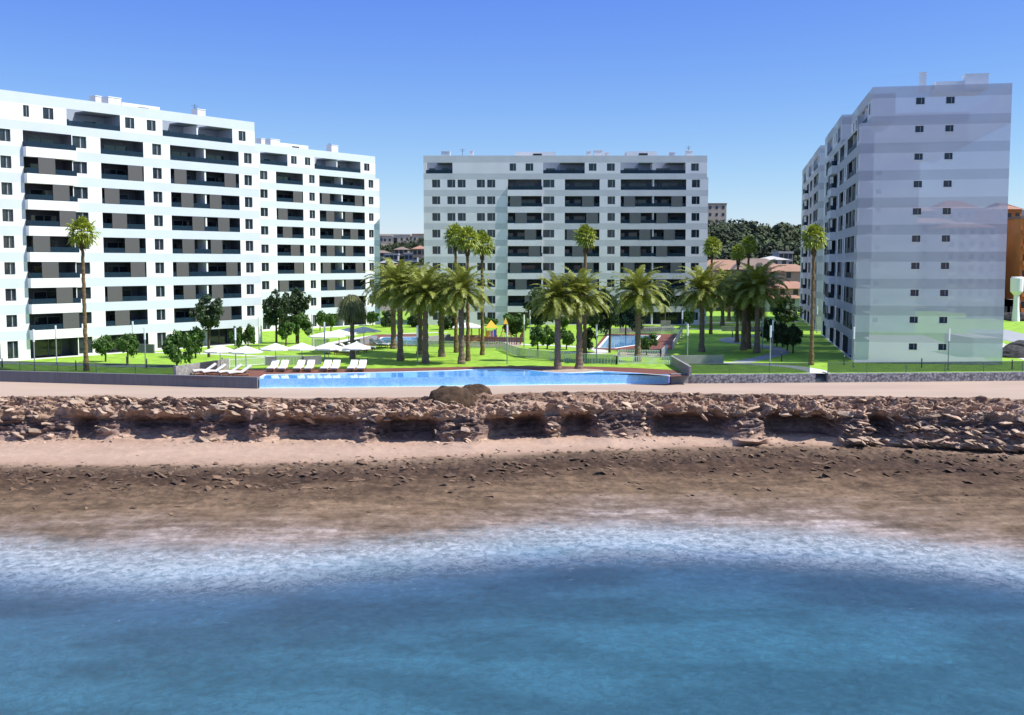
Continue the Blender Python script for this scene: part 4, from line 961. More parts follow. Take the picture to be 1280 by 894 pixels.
TL = [tree_mesh(10 + k, 2600, .10, M['leaf']) for k in range(4)]; TD = [tree_mesh(20 + k, 3200, .085, M['leafdark'], 32) for k in range(4)]
trees = [  # base px, base py, crown left, right, top, bottom, dark, label
    (132, 452.4, 118, 143, 417, 443, 0, 'small green tree right of the tall lone fan palm, left of its twin'), (159.5, 456, 147, 173, 417, 443, 0, 'small green tree between two lamp posts before the nearest block'),
    (221, 458, 207, 240, 415, 456, 0, 'round leafy tree at the corner of the pale stone wall'), (244.5, 448, 231, 258, 412, 441, 0, 'leafy tree just behind the corner tree, under the dark tree'),
    (261, 446.7, 243, 281, 371, 410, 1, 'tall dark tree before the nearest left block'), (298.6, 437, 288, 305, 408, 432, 0, 'small tree left of the grey lamp at the end of the nearest block'),
    (310, 436.6, 304, 321, 406, 431, 0, 'small tree at the end corner of the nearest block'), (345.5, 432.6, 330, 360, 366, 408, 1, 'tall dark tree before the second block, left one'),
    (371, 429, 356, 387, 361, 396, 1, 'tall dark tree before the second block, right one'), (357.5, 432.6, 348, 368, 401, 423, 0, 'low green tree under the pair of tall dark trees, left one'),
    (373, 430, 366, 389, 392, 420, 0, 'low green tree under the pair of tall dark trees, right one'), (400, 413.6, 394, 408, 390, 407, 0, 'small round tree before the second block, left of two'),
    (413.6, 415.5, 406, 422, 390, 408, 0, 'small round tree before the second block, right of two'), (466, 407, 458, 474, 389, 404, 0, 'little tree at the right end of the second block'),
    (482, 409, 474, 494, 388, 408, 1, 'dark low tree behind the leftmost date palm'), (560, 412, 548, 572, 392, 412, 1, 'dark low tree left of the gazebo'),
    (612, 407, 602, 622, 395, 408, 0, 'small tree behind the colourful play tower'), (645, 423, 626, 660, 392, 418, 0, 'wide green tree right of the playground'),
    (672, 446.5, 660, 684, 408, 433, 0, 'green tree behind the mesh fence, left of the pool bed palms'), (684, 436, 677, 694, 409, 431, 0, 'green tree directly behind the left pool bed palm'),
    (708, 437, 698, 718, 408, 431, 0, 'green tree between the two pool bed palms'), (732, 440, 723, 746, 410, 438, 1, 'dark green tree right behind the right pool bed palm'),
    (672, 410, 654, 697, 362, 404, 1, 'big dark tree left behind the pool bed palms'), (687, 405, 674, 699, 346, 366, 0, 'bright topped tree poking above the big dark tree'),
    (762, 441, 736, 772, 362, 414, 1, 'big dark tree with several stems between the palms by the rear pool'), (782, 420, 768, 806, 372, 414, 1, 'big dark tree behind the lone feathery palm'),
    (745, 404, 737, 759, 348, 370, 0, 'bright topped tree behind the dark multi stemmed tree'), (831, 408, 819, 843, 357, 384, 1, 'dark tree right of the lone feathery palm'),
    (808.5, 444, 799, 821, 415, 438, 0, 'small rounded tree inside the picket fence by the rear pool'), (860, 411, 853, 869, 387, 404, 0, 'slim green tree left of the right palm cluster'),
    (976, 415, 965, 999, 370, 402, 1, 'tall dark tree behind the round shrubs on the right lawn'), (971, 433, 962, 981, 400, 430, 1, 'dark round shrub tree left of three on the right lawn'),
    (984, 439, 972, 991, 408, 432, 1, 'dark round shrub tree in the middle of three on the right lawn'), (991, 441.5, 983, 1002, 405, 433, 1, 'dark round shrub tree right of three on the right lawn'),
    (959, 427, 951, 969, 398, 424, 1, 'dark shrub tree hidden behind the right palm cluster'), (704, 409, 694, 716, 396, 408, 0, 'little tree far behind between the pool bed palms'), (520, 409, 510, 531, 392, 409, 1, 'dark low tree behind the front grove palm')]
for i, (px, by, x0, x1, y0, y1, dk, lb) in enumerate(trees):
    p = P(px, by); Y = p.y; s_ = Y / F; rx = (x1 - x0) / 2 * s_ * 1.28; zt = up(px, y0, Y); zb = up(px, y1, Y); rz = (zt - zb) / 2 * 1.2; zc_ = (zt + zb) / 2
    me, cs = (TD if dk else TL)[i % 4]
    t = thing('garden_tree', lb, 'tree', p, 0, 'leafy trees of the garden')
    ob('trunk', limb_mesh(cs, zc_, .05 + .018 * zc_, i, (rx, rz)), t)
    c = ob('crown', me, t, (((x0 + x1) / 2 - px) * s_, 0, zc_)); c.scale = (rx, rx, rz / .86); c.rotation_euler = (0, 0, i * 1.3)

# ------------------------------------------------------------------ lamp posts and bollards
def lampm(h):
    a = MB(); a.tube([(0, 0, 0), (0, 0, h * .70)], .065, 8); a.box(-.12, .12, -.12, .12, 0, .06); b = MB(); b.tube([(0, 0, h * .70), (0, 0, h)], .10, 10); return a.mesh('post', M['lampgrey']), b.mesh('light_column', M['lampwhite'])
LM = lampm(4.3)
lamps = [(43.5, 464, 'left of the tall lone fan palm, near the wall'), (71, 456, 'second from the left edge, before the projecting balconies'), (167, 447.5, 'behind the twin small trees at the nearest block'), (182, 460, 'right of the twin small trees'),
         (294.9, 461, 'behind the left parasols'), (324, 438.6, 'at the end corner of the nearest block'), (390.5, 433, 'in front of the second block, farther one'), (406, 449, 'in front of the second block by the parasols'), (522, 456, 'between the trunks of the front grove palms'),
         (634, 454.5, 'alone on the lawn right of the palm grove'), (655, 434, 'beside the wide tree right of the playground'), (662.5, 425, 'far back behind the tree right of the playground'), (745.5, 454, 'right of the pool bed palms at the mesh fence'), (852.5, 425, 'at the right corner of the rear pool deck'),
         (859, 453, 'behind the grey wall at the right end of the pool'), (962.5, 456, 'front one of the pair at the right winding path'), (965.5, 445, 'back one of the pair at the right winding path'), (953, 438, 'behind the rightmost feathery palm of the right cluster'), (1021, 416.5, 'in the sunny gap between the two right blocks'),
         (1066.5, 459, 'at the left corner of the see through end wall'), (1185, 462.5, 'in front of the see through end wall')]
for px, by, lb in lamps:
    p = P(px, by); t = thing('garden_lamp', 'slim white topped lamp ' + lb, 'lamp', p, 0, 'slim white topped garden lamps'); ob('post', LM[0], t); ob('light_column', LM[1], t)
bo = MB(); bo.tube([(0, 0, 0), (0, 0, .95)], .07, 8); bo.tube([(0, 0, .951), (0, 0, 1.05)], .075, 8, 1); BOM = bo.mesh('bollard_light', [M['darksteel'], M['lampgrey']])
for px, by, lb in [(95, 463, 'just left of the tall lone fan palm'), (158.5, 457, 'under the right one of the twin small trees'), (3, 460, 'at the left edge of the picture'), (183.5, 460.4, 'beside the lamp right of the twin trees'), (278, 459, 'behind the left loungers'), (977, 452, 'on the bright strip near the winding path'), (1055, 456.5, 'near the left corner of the see through end wall'), (1152, 460, 'before the middle of the see through end wall'), (1265, 462, 'at the far right end of the glass fence'), (915.5, 422, 'behind the right palm cluster')]:
    tag(ob('bollard_light', BOM, None, P(px, by)), 'short dark bollard light ' + lb, 'bollard', 'short bollard lights')

# ------------------------------------------------------------------ parasols and loungers
cb = MB(); n_ = 8; Rr = 1.55
for j in range(n_):
    a0, a1 = 2 * math.pi * j / n_, 2 * math.pi * (j + 1) / n_
    p0 = (Rr * math.cos(a0), Rr * math.sin(a0), 2.15); p1 = (Rr * math.cos(a1), Rr * math.sin(a1), 2.15); mid = ((p0[0] + p1[0]) / 2 * .97, (p0[1] + p1[1]) / 2 * .97, 2.17)
    cb.tri((0, 0, 2.75), p0, mid); cb.tri((0, 0, 2.75), mid, p1)
    q0 = (p0[0], p0[1], 2.03); q1 = (p1[0], p1[1], 2.03); cb.quad(p0, p1, q1, q0)
CAN = cb.mesh('canopy', M['canvas'])
pb = MB(); pb.tube([(0, 0, 0), (0, 0, 2.74)], .03, 8); PLE = pb.mesh('pole', M['lampgrey']); bb = MB(); bb.tube([(0, 0, 0), (0, 0, .08)], .3, 12); BSE = bb.mesh('base', M['darksteel'])
rb = MB()
for j in range(8):
    a0 = 2 * math.pi * j / 8; rb.tube([(0, 0, 2.70), (1.5 * math.cos(a0), 1.5 * math.sin(a0), 2.14)], .015, 4)
RIB = rb.mesh('ribs', M['wood'])
def parasol(px, by, lb, sc=1.0):
    t = thing('parasol', lb, 'parasol', P(px, by, .02), px * .1, 'white garden parasols')
    for nme, me in (('canopy', CAN), ('pole', PLE), ('base', BSE), ('ribs', RIB)): ob(nme, me, t).scale = (sc, sc, 1)
for px, by, lb in [(275.6, 465.0, 'white parasol farthest left, over the left loungers'), (307.7, 466, 'second white parasol from the left'), (344.8, 461.6, 'third white parasol from the left, behind the row of facing loungers'), (377.7, 461, 'fourth white parasol from the left'), (411, 460.6, 'fifth white parasol from the left, beside the shaggy palm'), (445, 460, 'rightmost front parasol, overlapping the shaggy palm trunk'),
                   (409, 442, 'rear white parasol before the second block, left one'), (424, 439, 'rear white parasol before the second block, middle one'), (436, 436, 'rear white parasol before the second block, right one'), (455, 434, 'rear white parasol right of the shaggy palm')]:
    parasol(px, by, lb, 1.1 if by > 450 else 1.5)
# lounger: x = length, head at +x, facing -x
cm_ = MB(); prof_l = [(-1.0, .30), (-.3, .36), (.15, .32), (.95, .85)]
for (x0, z0), (x1, z1) in zip(prof_l[:-1], prof_l[1:]):
    cm_.quad((x0, -.33, z0 + .10), (x1, -.33, z1 + .10), (x1, .33, z1 + .10), (x0, .33, z0 + .10)); cm_.quad((x0, -.33, z0), (x1, -.33, z1), (x1, .33, z1), (x0, .33, z0))
    for y in (-.33, .33): cm_.quad((x0, y, z0), (x1, y, z1), (x1, y, z1 + .10), (x0, y, z0 + .10))
cm_.quad((-1.0, -.33, .30), (-1.0, .33, .30), (-1.0, .33, .40), (-1.0, -.33, .40)); cm_.quad((.95, -.33, .85), (.95, .33, .85), (.95, .33, .95), (.95, -.33, .95)); CU = cm_.mesh('cushion', M['cushion'])
fm_ = MB()
for y in (-.34, .30): 
    for (x0, z0), (x1, z1) in zip(prof_l[:-1], prof_l[1:]): fm_.tube([(x0, y + .02, z0 - .03), (x1, y + .02, z1 - .03)], .03, 5)
fm_.box(-1, .8, -.3, .3, .20, .235); FR = fm_.mesh('frame', M['wood']); lg = MB(); lg.box(-.03, .03, -.03, .03, 0, .25); LG = lg.mesh('leg', M['wood'])
def lounger(px, by, rz, lb, sc=1.0):
    t = thing('sun_lounger', lb, 'sun lounger', P(px, by, .022), rz, 'white cushioned sun loungers'); t.scale = (sc, sc, sc)
    ob('cushion', CU, t); ob('frame', FR, t)
    for x in (-.85, .7):
        for y in (-.28, .28): ob('leg', LG, t, (x, y, 0))
lz = R(90)
names = ['leftmost', 'second', 'third', 'fourth', 'fifth', 'sixth', 'seventh', 'rightmost']
for i, px in enumerate([341.6, 354.4, 374.3, 387.3, 407.8, 419.4, 441, 452.5]):
    lounger(px, 464.0 - .002 * (px - 340), R(86 + 4 * (i % 2)), f'{names[i]} in the row of eight white loungers facing the big pool', 1.12)
for i, (px, by) in enumerate([(256, 468.0), (268, 469.0), (288, 469.3), (300, 470.3)]):
    lounger(px, by, R(28), ['far left lounger of the four seen from the side', 'second of the four loungers seen from the side', 'third of the four loungers seen from the side, with a grey towel shade', 'rightmost of the four loungers seen from the side'][i].replace(', with a grey towel shade', ''), 1.15)
for i, (px, by) in enumerate([(428, 443.5), (437, 441.5), (447, 440), (457, 438.2), (474, 434.5), (483, 434)]):
    lounger(px, by, R(165), ['first', 'second', 'third', 'fourth', 'fifth', 'last'][i] + ' of the six rear loungers on the lawn, counted from the shaggy palm', 1.25)

# ------------------------------------------------------------------ garden walls and fences
def gw(name, a, b, h, m, lb, w=.3, cap=None, z0=0.0): return wall_run(name, [P(*a, 0), P(*b, 0)], w, z0, h, m, lb, 'wall', None, cap)
gw('garden_wall', (218.5, 471.3), (285, 461), 1.05, M['palewall'], 'pale stone wall slanting back beside the left loungers', .3)
gw('garden_wall', (332, 457), (346, 456.5), .95, M['slab'], 'short dark panel wall right of the picket fence')
gw('garden_wall', (379, 457), (401, 455.5), 1.0, M['slab'], 'dark stone wall behind the fourth parasol')
gw('garden_wall', (415, 440), (470, 427.5), .9, M['greywall'], 'long low stone wall behind the rear loungers', .4)
gw('garden_wall', (840, 456), (863, 470.2), .95, M['palewall'], 'pale wall slanting back from the right pool corner', .25)
gw('garden_wall', (838.5, 455.8), (904, 454.8), .98, M['greywall'], 'grey wall standing behind the right end of the pool', .25)
gw('garden_wall', (902, 414), (966, 414.5), .8, M['greywall'], 'low grey wall far behind the right palm cluster', .3)
gw('garden_wall', (560, 426.5), (655, 428), .7, M['greywall'], 'low wall below the gazebo and playground', .3)
gw('garden_wall', (165, 441), (193, 441.5), 1.1, M['slab'], 'dark ramp wall at the foot of the nearest block', .25)
gw('garden_wall', (775, 416), (842, 413.5), .8, M['greywall'], 'pale low wall behind the rear pool', .25)
gw('garden_wall', (826, 413), (838, 413), 1.6, M['palewall'], 'stubby gate pier wall behind the rear pool', .4)
gw('garden_wall', (522, 432.5), (562, 427.5), 1.1, M['greywall'], 'grey wall between the grove trunks and the gazebo', .3)
# low see-through annex right of the right block
gl = MB(); gl.box(0, 3.3, 0, 9, 0, 2.3); o = ob('annex', gl.mesh('annex', M['gwhite']), None, (P(1246, 453, 0).x, P(1246, 447, 0).y, 0)); tag(o, 'low see through annex at the right foot of the striped end wall', 'annex')
def picket(pts_px, lb, h=1.0, z=0):
    pts = [P(a, b, 0) for a, b in pts_px]; t = thing('picket_fence', lb, 'fence'); mb = MB(); r_ = MB(); ps = MB()
    for p, q in zip(pts[:-1], pts[1:]):
        d_ = (q - p); L_ = d_.length; k = int(L_ / .19)
        for i in range(k): c = p + d_ * (i / k); mb.box(c.x - .032, c.x + .032, c.y - .02, c.y + .02, .08, h)
        for zz in (.18, h - .14): r_.obox((p.x, p.y + .03), (q.x, q.y + .03), .03, zz, zz + .06)
        for c in (p, q): ps.box(c.x - .07, c.x + .07, c.y - .07, c.y + .07, 0, h + .08)
    ob('pickets', mb.mesh('pickets', M['picket']), t); ob('rail', r_.mesh('rail', M['picket']), t); ob('posts', ps.mesh('posts', M['picket']), t)
picket([(286, 460.5), (332, 457)], 'white picket fence behind the left parasols')
picket([(771, 456), (840, 456.5)], 'white picket fence in front of the lone feathery palm')
picket([(771, 456), (774, 446), (826, 447), (833, 440)], 'white picket fence around the small play bed behind the lone palm', .9)
def meshfence(pts_px, lb, h=1.05):
    pts = [P(a, b, 0) for a, b in pts_px]; t = thing('mesh_fence', lb, 'fence'); g = MB(); w = MB(); posts = []
    for p, q in zip(pts[:-1], pts[1:]):
        g.obox(p, q, .02, .05, h); w.obox(p, q, .05, h, h + .05)
        L_ = (q - p).length; k = max(1, int(L_ / 1.6))
        for i in range(k): posts.append(p.lerp(q, i / k))
        d_ = (q - p); kk = int(L_ / .32)
        for i in range(kk): c = p + d_ * (i / kk); w.box(c.x - .018, c.x + .018, c.y - .018, c.y + .018, .05, h)
    ob('mesh_panel', g.mesh('mesh_panel', M['mesh']), t); ob('wires', w.mesh('wires', M['picket']), t)
    pm = MB(); pm.box(-.035, .035, -.035, .035, 0, h + .06); me = pm.mesh('post', M['picket'])
    for c in posts[:60]: ob('post', me, t, c)
meshfence([(620, 437.5), (630, 438.5), (637, 442), (650, 446.5), (672, 449.5), (705, 452.5), (740, 455), (771, 456)], 'pale mesh fence curving across the lawn behind the pool bed palms')
meshfence([(346, 456.5), (379, 456.5)], 'pale mesh gate fence between two dark walls behind the parasols', 1.0)
meshfence([(462, 432.8), (524, 433.5), (560, 434.5), (620, 436)], 'pale mesh fence in front of the rear left pool', .8)
meshfence([(393, 437), (412, 437)], 'short pale mesh panel at the white path', 1.3)
meshfence([(841, 437.5), (852, 418)], 'mesh fence along the right side of the rear pool deck', 1.0)
meshfence([(745, 418), (853, 417.4)], 'mesh fence behind the rear right pool', .9)

# gazebo
p = P(584, 428); t = thing('gazebo', 'small white roofed gazebo between the palm trunks', 'gazebo', p)
mb = MB(); w2 = 2.0; mb.tri((-w2, -w2, 2.2), (w2, -w2, 2.2), (0, 0, 2.85)); mb.tri((w2, -w2, 2.2), (w2, w2, 2.2), (0, 0, 2.85)); mb.tri((w2, w2, 2.2), (-w2, w2, 2.2), (0, 0, 2.85)); mb.tri((-w2, w2, 2.2), (-w2, -w2, 2.2), (0, 0, 2.85)); mb.box(-w2, w2, -w2, w2, 2.05, 2.19); ob('roof', mb.mesh('roof', M['canvas']), t)
mb = MB()
mb.box(-.05, .05, -.05, .05, 0, 2.05); pm = mb.mesh('post', M['wood'])
for x in (-1.7, -.6, .6, 1.7):
    for y in (-1.7, 1.7): ob('post', pm, t, (x, y, 0))
mb = MB(); mb.box(-1.8, 1.8, -1.75, -1.65, .35, .9); mb.box(-1.8, 1.8, 1.65, 1.75, .35, .9); mb.box(-1.8, 1.8, -1.3, -.9, .3, .42); ob('balustrade', mb.mesh('balustrade', M['wood']), t)
# playground
PC = {k: mat('play_' + k, c, .5, .05) for k, c in {'yellow': (.75, .48, .05), 'blue': (.06, .13, .5), 'red': (.55, .06, .04), 'pink': (.6, .25, .4), 'brown': (.22, .10, .06)}.items()}
p = P(614, 429); t = thing('play_tower', 'colourful climbing tower with pointed roof and slide', 'play tower', p); t.scale = (.8, .8, .75)
def part(nm, fn, m, par, loc=(0, 0, 0)):
    q = MB(); fn(q); return ob(nm, q.mesh(nm, m), par, loc)
pst = MB(); pst.tube([(0, 0, 0), (0, 0, 2.9)], .06, 7); pst = pst.mesh('post', PC['brown'])
for x in (-.9, .9):
    for y in (-.7, .7): ob('post', pst, t, (x, y, 0))
part('platform', lambda q: q.box(-.95, .95, -.8, .8, 1.1, 1.2), PC['brown'], t)
part('panel', lambda q: q.box(-.85, -.2, -.76, -.70, 1.2, 2.4), PC['yellow'], t); part('panel', lambda q: q.box(-.15, .4, -.76, -.70, 1.2, 2.4), PC['pink'], t); part('panel', lambda q: q.box(.45, .9, -.76, -.70, 1.1, 2.6), PC['blue'], t)
part('roof', lambda q: [q.tri((-1.0, -.9, 2.9), (1.0, -.9, 2.9), (0, 0, 4.3)), q.tri((1.0, -.9, 2.9), (1.0, .9, 2.9), (0, 0, 4.3)), q.tri((1.0, .9, 2.9), (-1.0, .9, 2.9), (0, 0, 4.3)), q.tri((-1.0, .9, 2.9), (-1.0, -.9, 2.9), (0, 0, 4.3))], PC['yellow'], t)
part('slide', lambda q: [q.quad((-1.0, -.3, 1.2), (-1.0, .3, 1.2), (-3.2, .3, .15), (-3.2, -.3, .15)), q.box(-3.3, -2.9, -.3, .3, 0, .16), q.quad((-1.0, -.3, 1.4), (-1, -.3, 1.2), (-3.2, -.3, .15), (-3.2, -.3, .35))], PC['yellow'], t)
p = P(632, 426); t = thing('climbing_frame', 'brown rope climbing frame with pointed yellow top', 'climbing frame', p); t.scale = (.8, .8, .75)
part('frame', lambda q: [q.tube([(x, y, 0), (0, 0, 3.8)], .06, 6) for x in (-1.2, 1.2) for y in (-.8, .8)], PC['brown'], t)
part('cap', lambda q: [q.tri((-.45, -.4, 3.2), (.45, -.4, 3.2), (0, 0, 4.4)), q.tri((.45, -.4, 3.2), (.45, .4, 3.2), (0, 0, 4.4)), q.tri((.45, .4, 3.2), (-.45, .4, 3.2), (0, 0, 4.4)), q.tri((-.45, .4, 3.2), (-.45, -.4, 3.2), (0, 0, 4.4))], PC['yellow'], t)
part('rungs', lambda q: [q.tube([(-1.2 + z * .3, -.75 + z * .2, z), (1.2 - z * .3, -.75 + z * .2, z)], .035, 5) for z in (.6, 1.2, 1.8, 2.4)], PC['red'], t)
t = thing('play_fence', 'brown wooden fence around the playground', 'fence')
pts = [P(600, 430), P(650, 431), P(654, 424)]
part('pickets', lambda q: [q.box(c.x - .05, c.x + .05, c.y - .03, c.y + .03, 0, 1.1 + .15 * (i % 2)) for s0, s1 in zip(pts[:-1], pts[1:]) for i in range(int((s1 - s0).length / .35)) for c in [s0.lerp(s1, i * .35 / (s1 - s0).length)]], PC['brown'], t)
part('rail', lambda q: [q.obox(s0, s1, .05, .75, .85) for s0, s1 in zip(pts[:-1], pts[1:])], PC['brown'], t)

# ------------------------------------------------------------------ boulders by the sea path
def boulder(c, rad, lb, seed, m):
    nx_, ny_ = 48, 28; th = np.linspace(0, 2 * np.pi, nx_); ph = np.linspace(0, np.pi * .62, ny_); TH, PH = np.meshgrid(th, ph, indexing='ij')
    X_, Y_, Z_ = np.cos(TH) * np.sin(PH), np.sin(TH) * np.sin(PH), np.cos(PH)
    nn = 1 + (fbm(X_ * 1.5 + seed, Y_ * 1.5, Z_ * 1.5, 4, seed) - .5) * .38 + (fbm(X_ * 6 + seed, Y_ * 6, Z_ * 6, 4, seed) - .5) * .16
    V_ = np.stack([c[0] + X_ * nn * rad[0], c[1] + Y_ * nn * rad[1], c[2] + Z_ * nn * rad[2]], 2).reshape(-1, 3)
    return tag(ob('boulder', grid_mesh('boulder', V_, nx_, ny_, m)), lb, 'boulder', None)
M['boulder'] = mat('dark_brown_rock', (.062, .036, .020), .95, .6, 1.8, bump=1.0, bscale=5)
p = P(564, 503, -1.2); boulder((p.x, p.y, -1.35), (2.15, 1.4, 1.5), 'larger dark rounded boulder at the edge of the sea path', 3, M['boulder'])
p = P(598, 496, -1.1); boulder((p.x - .25, p.y, -1.35), (1.65, 1.2, 1.5), 'smaller dark boulder right of the larger one', 5, M['boulder'])

# ------------------------------------------------------------------ town and woods beyond
TM = {k: mat('town_' + k, c, .85, .12, .3) for k, c in {'cream': (.50, .42, .33), 'white': (.50, .48, .46), 'orange': (.55, .20, .05), 'tan': (.42, .30, .22), 'grey': (.30, .31, .34), 'roof': (.33, .19, .13), 'ter': (.36, .19, .13), 'brown': (.22, .16, .13)}.items()}
M['winfar'] = mat('far_window', (.03, .035, .045), .2, .2)
def house(x, y, w, d_, h, wall, roof, lb, rz=0, nfl=2, ncol=4, z=None, pitch=.0, cat='house', bal=False):
    z = float(hill(np.array([x]), np.array([y]))[0]) if z is None else z
    t = thing('town_house' if cat == 'house' else 'town_flats', lb, cat, (x, y, z - .5), rz)
    q = MB(); q.box(-w / 2, w / 2, 0, d_, 0, h); 
    wl_ = ob('wall', q.mesh('wall', TM[wall]), t)
    q = MB(); e = .5
    if pitch:
        A_, B_, C_, D_ = (-w / 2 - e, -e, h), (w / 2 + e, -e, h), (w / 2 + e, d_ + e, h), (-w / 2 - e, d_ + e, h); r0, r1 = (-w / 2 + d_ * .35, d_ / 2, h + pitch), (w / 2 - d_ * .35, d_ / 2, h + pitch)
        q.quad(A_, B_, r1, r0); q.quad(C_, D_, r0, r1); q.tri(B_, C_, r1); q.tri(D_, A_, r0)
    else: q.box(-w / 2 - .2, w / 2 + .2, -.2, d_ + .2, h + .002, h + .6)
    ob('roof', q.mesh('roof', TM[roof]), t)
    fh = h / nfl; wm = MB(); wm.box(0, 1.1, -.06, -.01, 0, 1.4); wm = wm.mesh('window', M['winfar']); bm_ = MB(); bm_.box(0, w / ncol * .8, -1.1, -.02, 0, .9); bm_ = bm_.mesh('balcony', TM[wall])
    for f in range(nfl):
        for c in range(ncol):
            ob('window', wm, t, (-w / 2 + (c + .5) * w / ncol - .55, 0, f * fh + fh * .35))
            if bal and c % 2 == 0: ob('balcony', bm_, t, (-w / 2 + (c + .1) * w / ncol, 0, f * fh + .2))
    return t
def hp(px, Y): return (px - 640) / F * Y
# strip of blocks on the skyline, left gap
for px, Y, w, h, wa, ro, lb in [(478, 640, 11, 3.6, 'grey', 'brown', 'low grey houses on the skyline left end of the gap'), (488, 620, 8, 3, 'cream', 'grey', 'small beige house on the skyline'), (503, 620, 9, 4.4, 'cream', 'white', 'beige block with white edges on the skyline'), (514, 640, 9, 4, 'grey', 'grey', 'grey block in the middle of the skyline strip'), (526, 620, 9, 4.6, 'cream', 'ter', 'beige block with red roof beside the middle building')]:
    house(hp(px, Y), Y, w, 10, h, wa, ro, lb, nfl=1, ncol=3, z=up(px, 303, Y), cat='flats')
for i, (px, Y, w, h, wa, ro, pt, yb) in enumerate([(478, 420, 9, 4, 'grey', 'brown', 1.5, 322), (490, 400, 8, 4, 'grey', 'grey', 0, 325), (502, 410, 9, 4, 'tan', 'brown', 1.5, 318), (514, 390, 8, 5, 'grey', 'grey', 0, 326), (525, 360, 8, 5, 'tan', 'ter', 1.6, 320), (484, 340, 9, 5, 'brown', 'grey', 1.2, 338), (499, 330, 8, 4, 'grey', 'roof', 1.5, 341), (516, 320, 9, 5, 'brown', 'grey', 0, 345)]):
    house(hp(px, Y), Y, w * .55, 6, h * .55, wa, ro, ['grey hillside house at the left edge of the gap', 'pale flat hillside house near the left gap', 'tan hillside house in the middle of the gap', 'grey flat hillside house by the middle block', 'tan hillside house with orange roof by the middle block', 'brown house low on the slope behind the date palms, left', 'grey house low on the slope behind the date palms, centre', 'brown house low on the slope behind the date palms, right'][i], nfl=1, ncol=3, z=up(px, yb, Y), pitch=pt * .7)
# right gap: house row below the wood
for i, (px, Y, w, h, wa, ro, pt, yb) in enumerate([(894, 520, 9, 16, 'cream', 'brown', 0, 298), (886, 300, 9, 5, 'white', 'roof', 2.0, 357), (903, 300, 12, 5, 'tan', 'roof', 2.4, 357), (925, 290, 13, 6, 'tan', 'roof', 2.4, 364), (948, 285, 12, 6, 'brown', 'brown', 2.8, 364), (968, 300, 7, 5, 'white', 'white', 1.0, 346), (985, 280, 12, 5, 'tan', 'roof', 1.8, 362), (994, 260, 9, 5, 'tan', 'ter', 1.6, 385), (981, 330, 4, 4.5, 'white', 'white', 0, 334), (898, 262, 12, 4, 'tan', 'roof', 1.8, 393), (965, 258, 14, 4, 'grey', 'roof', 1.6, 392)]):
    lb = ['tall beige building on the hill beside the middle block', 'white house at the edge of the middle block', 'tan roofed house behind the right fan palm', 'tan roofed house behind the paired fan palms', 'brown gabled house below the dark wood', 'small white house below the wood', 'tan house at the edge of the far right block', 'low house with red roof near the far right block', 'narrow white tower house among the trees', 'low tan house behind the distant small palms', 'low grey house behind the dark shrubs'][i]
    house(hp(px, Y), Y, w, 9, h, wa, ro, lb, nfl=(5 if i == 0 else 2), ncol=3, z=up(px, yb, Y), pitch=pt)
# far right: orange flats, grey flats, tank; and the old quarter behind the see-through block
house(hp(1257, 290), 290, 6.5, 12, 25.5, 'orange', 'ter', 'orange flats touching the right edge of the striped end wall', nfl=7, ncol=3, z=0, pitch=2.0, cat='flats', bal=True)
house(hp(1269, 312), 312, 6, 12, 24.5, 'grey', 'grey', 'tall grey flats between the two orange buildings', nfl=7, ncol=2, z=0, cat='flats')
house(hp(1298, 262), 262, 9.5, 12, 22, 'orange', 'brown', 'orange flats with balconies at the right edge of the picture', nfl=6, ncol=4, z=0, cat='flats', bal=True)
house(hp(1276, 420), 420, 26, 12, 27, 'white', 'grey', 'pale flats in the distance above the right edge', nfl=8, ncol=6, z=4, cat='flats')
for i, (px, Y, w, h, wa, ro, pt) in enumerate([(1098, 300, 14, 21, 'tan', 'brown', 2), (1132, 310, 15, 26, 'brown', 'ter', 2), (1166, 290, 13, 22, 'white', 'roof', 1.5), (1196, 316, 12, 27, 'cream', 'ter', 2.5), (1212, 264, 12, 20, 'white', 'roof', 1.5)]):
    house(hp(px, Y), Y, w, 12, h, wa, ro, ['tan old building showing through the left part of the end wall', 'brown old building showing faintly through the end wall', 'white old building showing faintly behind the end wall windows', 'cream old building with red roof showing through the end wall', 'white old building showing through the right part of the end wall'][i], nfl=7, ncol=5, z=0, pitch=pt, cat='flats', bal=True)
p = P(1270, 392, 0); p = Vector((hp(1270, 215), 215, 0)); zt = up(1270, 346, 215); zb = up(1270, 384, 215)
t = thing('water_tank', 'white round tank on a narrow stem before the orange flats', 'water tank', (p.x, p.y, 0))
q = MB(); q.tube([(0, 0, zb + 2.3), (0, 0, zb + 3.0), (0, 0, zt - .3), (0, 0, zt)], [.55, 1.15, 1.2, 1.0], 16); ob('tank', q.mesh('tank', M['white']), t)
q = MB(); q.tube([(0, 0, 0), (0, 0, zb), (0, 0, zb + 2.3)], [.75, .55, .5], 12); ob('stem', q.mesh('stem', M['white']), t)
# dark rocks and a low wall beside the right road
for i, (px, by, r_) in enumerate([(1268, 446, 2.2), (1279, 442, 2.6), (1262, 400, 2.4), (1275, 401, 2.6)]):
    p = P(px, by, 0); boulder((p.x, p.y, -.3), (r_, r_, r_ * .75), ['dark rock pile at the right edge before the white path', 'dark rock heap at the very right of the picture', 'dark rock below the white tank, left', 'dark rock below the white tank, right'][i], 11 + i, mat('black_rock%d' % i, (.04, .038, .04), .9, .4, 1.2, bump=1, bscale=3))
for px, py, w, lb in [(1258, 388, 5, 'small white shed beside the white tank'), (1243, 372, 8, 'low blue grey shed showing behind the end wall')]:
    house(hp(px, 225), 225, w, 4, 3.2, 'white' if w == 5 else 'grey', 'grey', lb, nfl=1, ncol=2, z=.5)
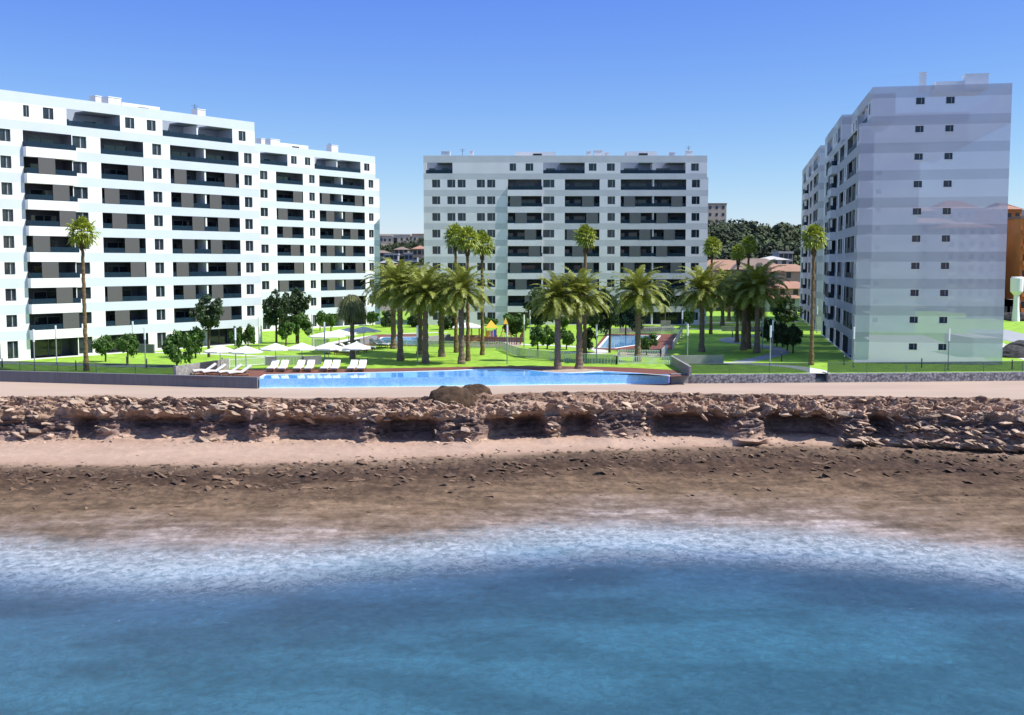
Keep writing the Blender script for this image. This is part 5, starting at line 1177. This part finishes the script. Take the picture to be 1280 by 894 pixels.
# the wood on the hill: one mass
def wood(name, n_trees, pick, seed, ls, m, nl=700):
    r = np.random.default_rng(seed); base = r.normal(size=(nl, 3)); Vs = []
    for k in range(n_trees):
        x, y, rad = pick(r); h = float(hill(np.array([x]), np.array([y]))[0])
        cs = r.uniform(-1, 1, (9, 3)) * np.array([.62, .62, .45]); idx = r.integers(0, 9, nl); d_ = r.normal(size=(nl, 3)); d_ /= np.linalg.norm(d_, axis=1)[:, None]
        pos = (cs[idx] + d_ * .42 * r.uniform(.6, 1, (nl, 1))) * rad + np.array([x, y, h + rad * .75])
        a = np.cross(d_ + r.normal(size=(nl, 3)) * .22, r.normal(size=(nl, 3))); a /= np.linalg.norm(a, axis=1)[:, None]; b = np.cross(d_, a); s_ = ls * r.uniform(.6, 1.3, (nl, 1))
        Vs.append(np.stack([pos - a * s_, pos - b * s_, pos + a * s_, pos + b * s_], 1).reshape(-1, 3))
    V_ = np.concatenate(Vs); me = bpy.data.meshes.new(name); me.vertices.add(len(V_)); me.vertices.foreach_set('co', V_.astype(np.float32).ravel()); nf = len(V_) // 4
    me.loops.add(nf * 4); me.loops.foreach_set('vertex_index', np.arange(nf * 4, dtype=np.int32)); me.polygons.add(nf); me.polygons.foreach_set('loop_start', np.arange(0, nf * 4, 4, dtype=np.int32)); me.polygons.foreach_set('loop_total', np.full(nf, 4, dtype=np.int32))
    me.update(calc_edges=True); me.materials.append(m); return me
def pickR(r): y = r.uniform(330, 500); return (r.uniform(.155, .34) * y, y, r.uniform(4.5, 8.0))
o = ob('hillside_wood', wood('hillside_wood', 230, pickR, 5, .62, M['leaffar'])); struct(o, 'stuff'); o['label'] = 'dark evergreen wood covering the hill in the right gap'; o['category'] = 'wood'
def pickL(r):
    y = r.uniform(320, 600); return (r.uniform(-.14, -.06) * y, y, r.uniform(1.6, 3.2) * y / 400)
o = ob('hillside_scrub', wood('hillside_scrub', 220, pickL, 6, .4, M['leaffar'], 260)); struct(o, 'stuff'); o['label'] = 'dark scrub among the houses in the left gap'; o['category'] = 'scrub'
print('objects', len(bpy.data.objects))
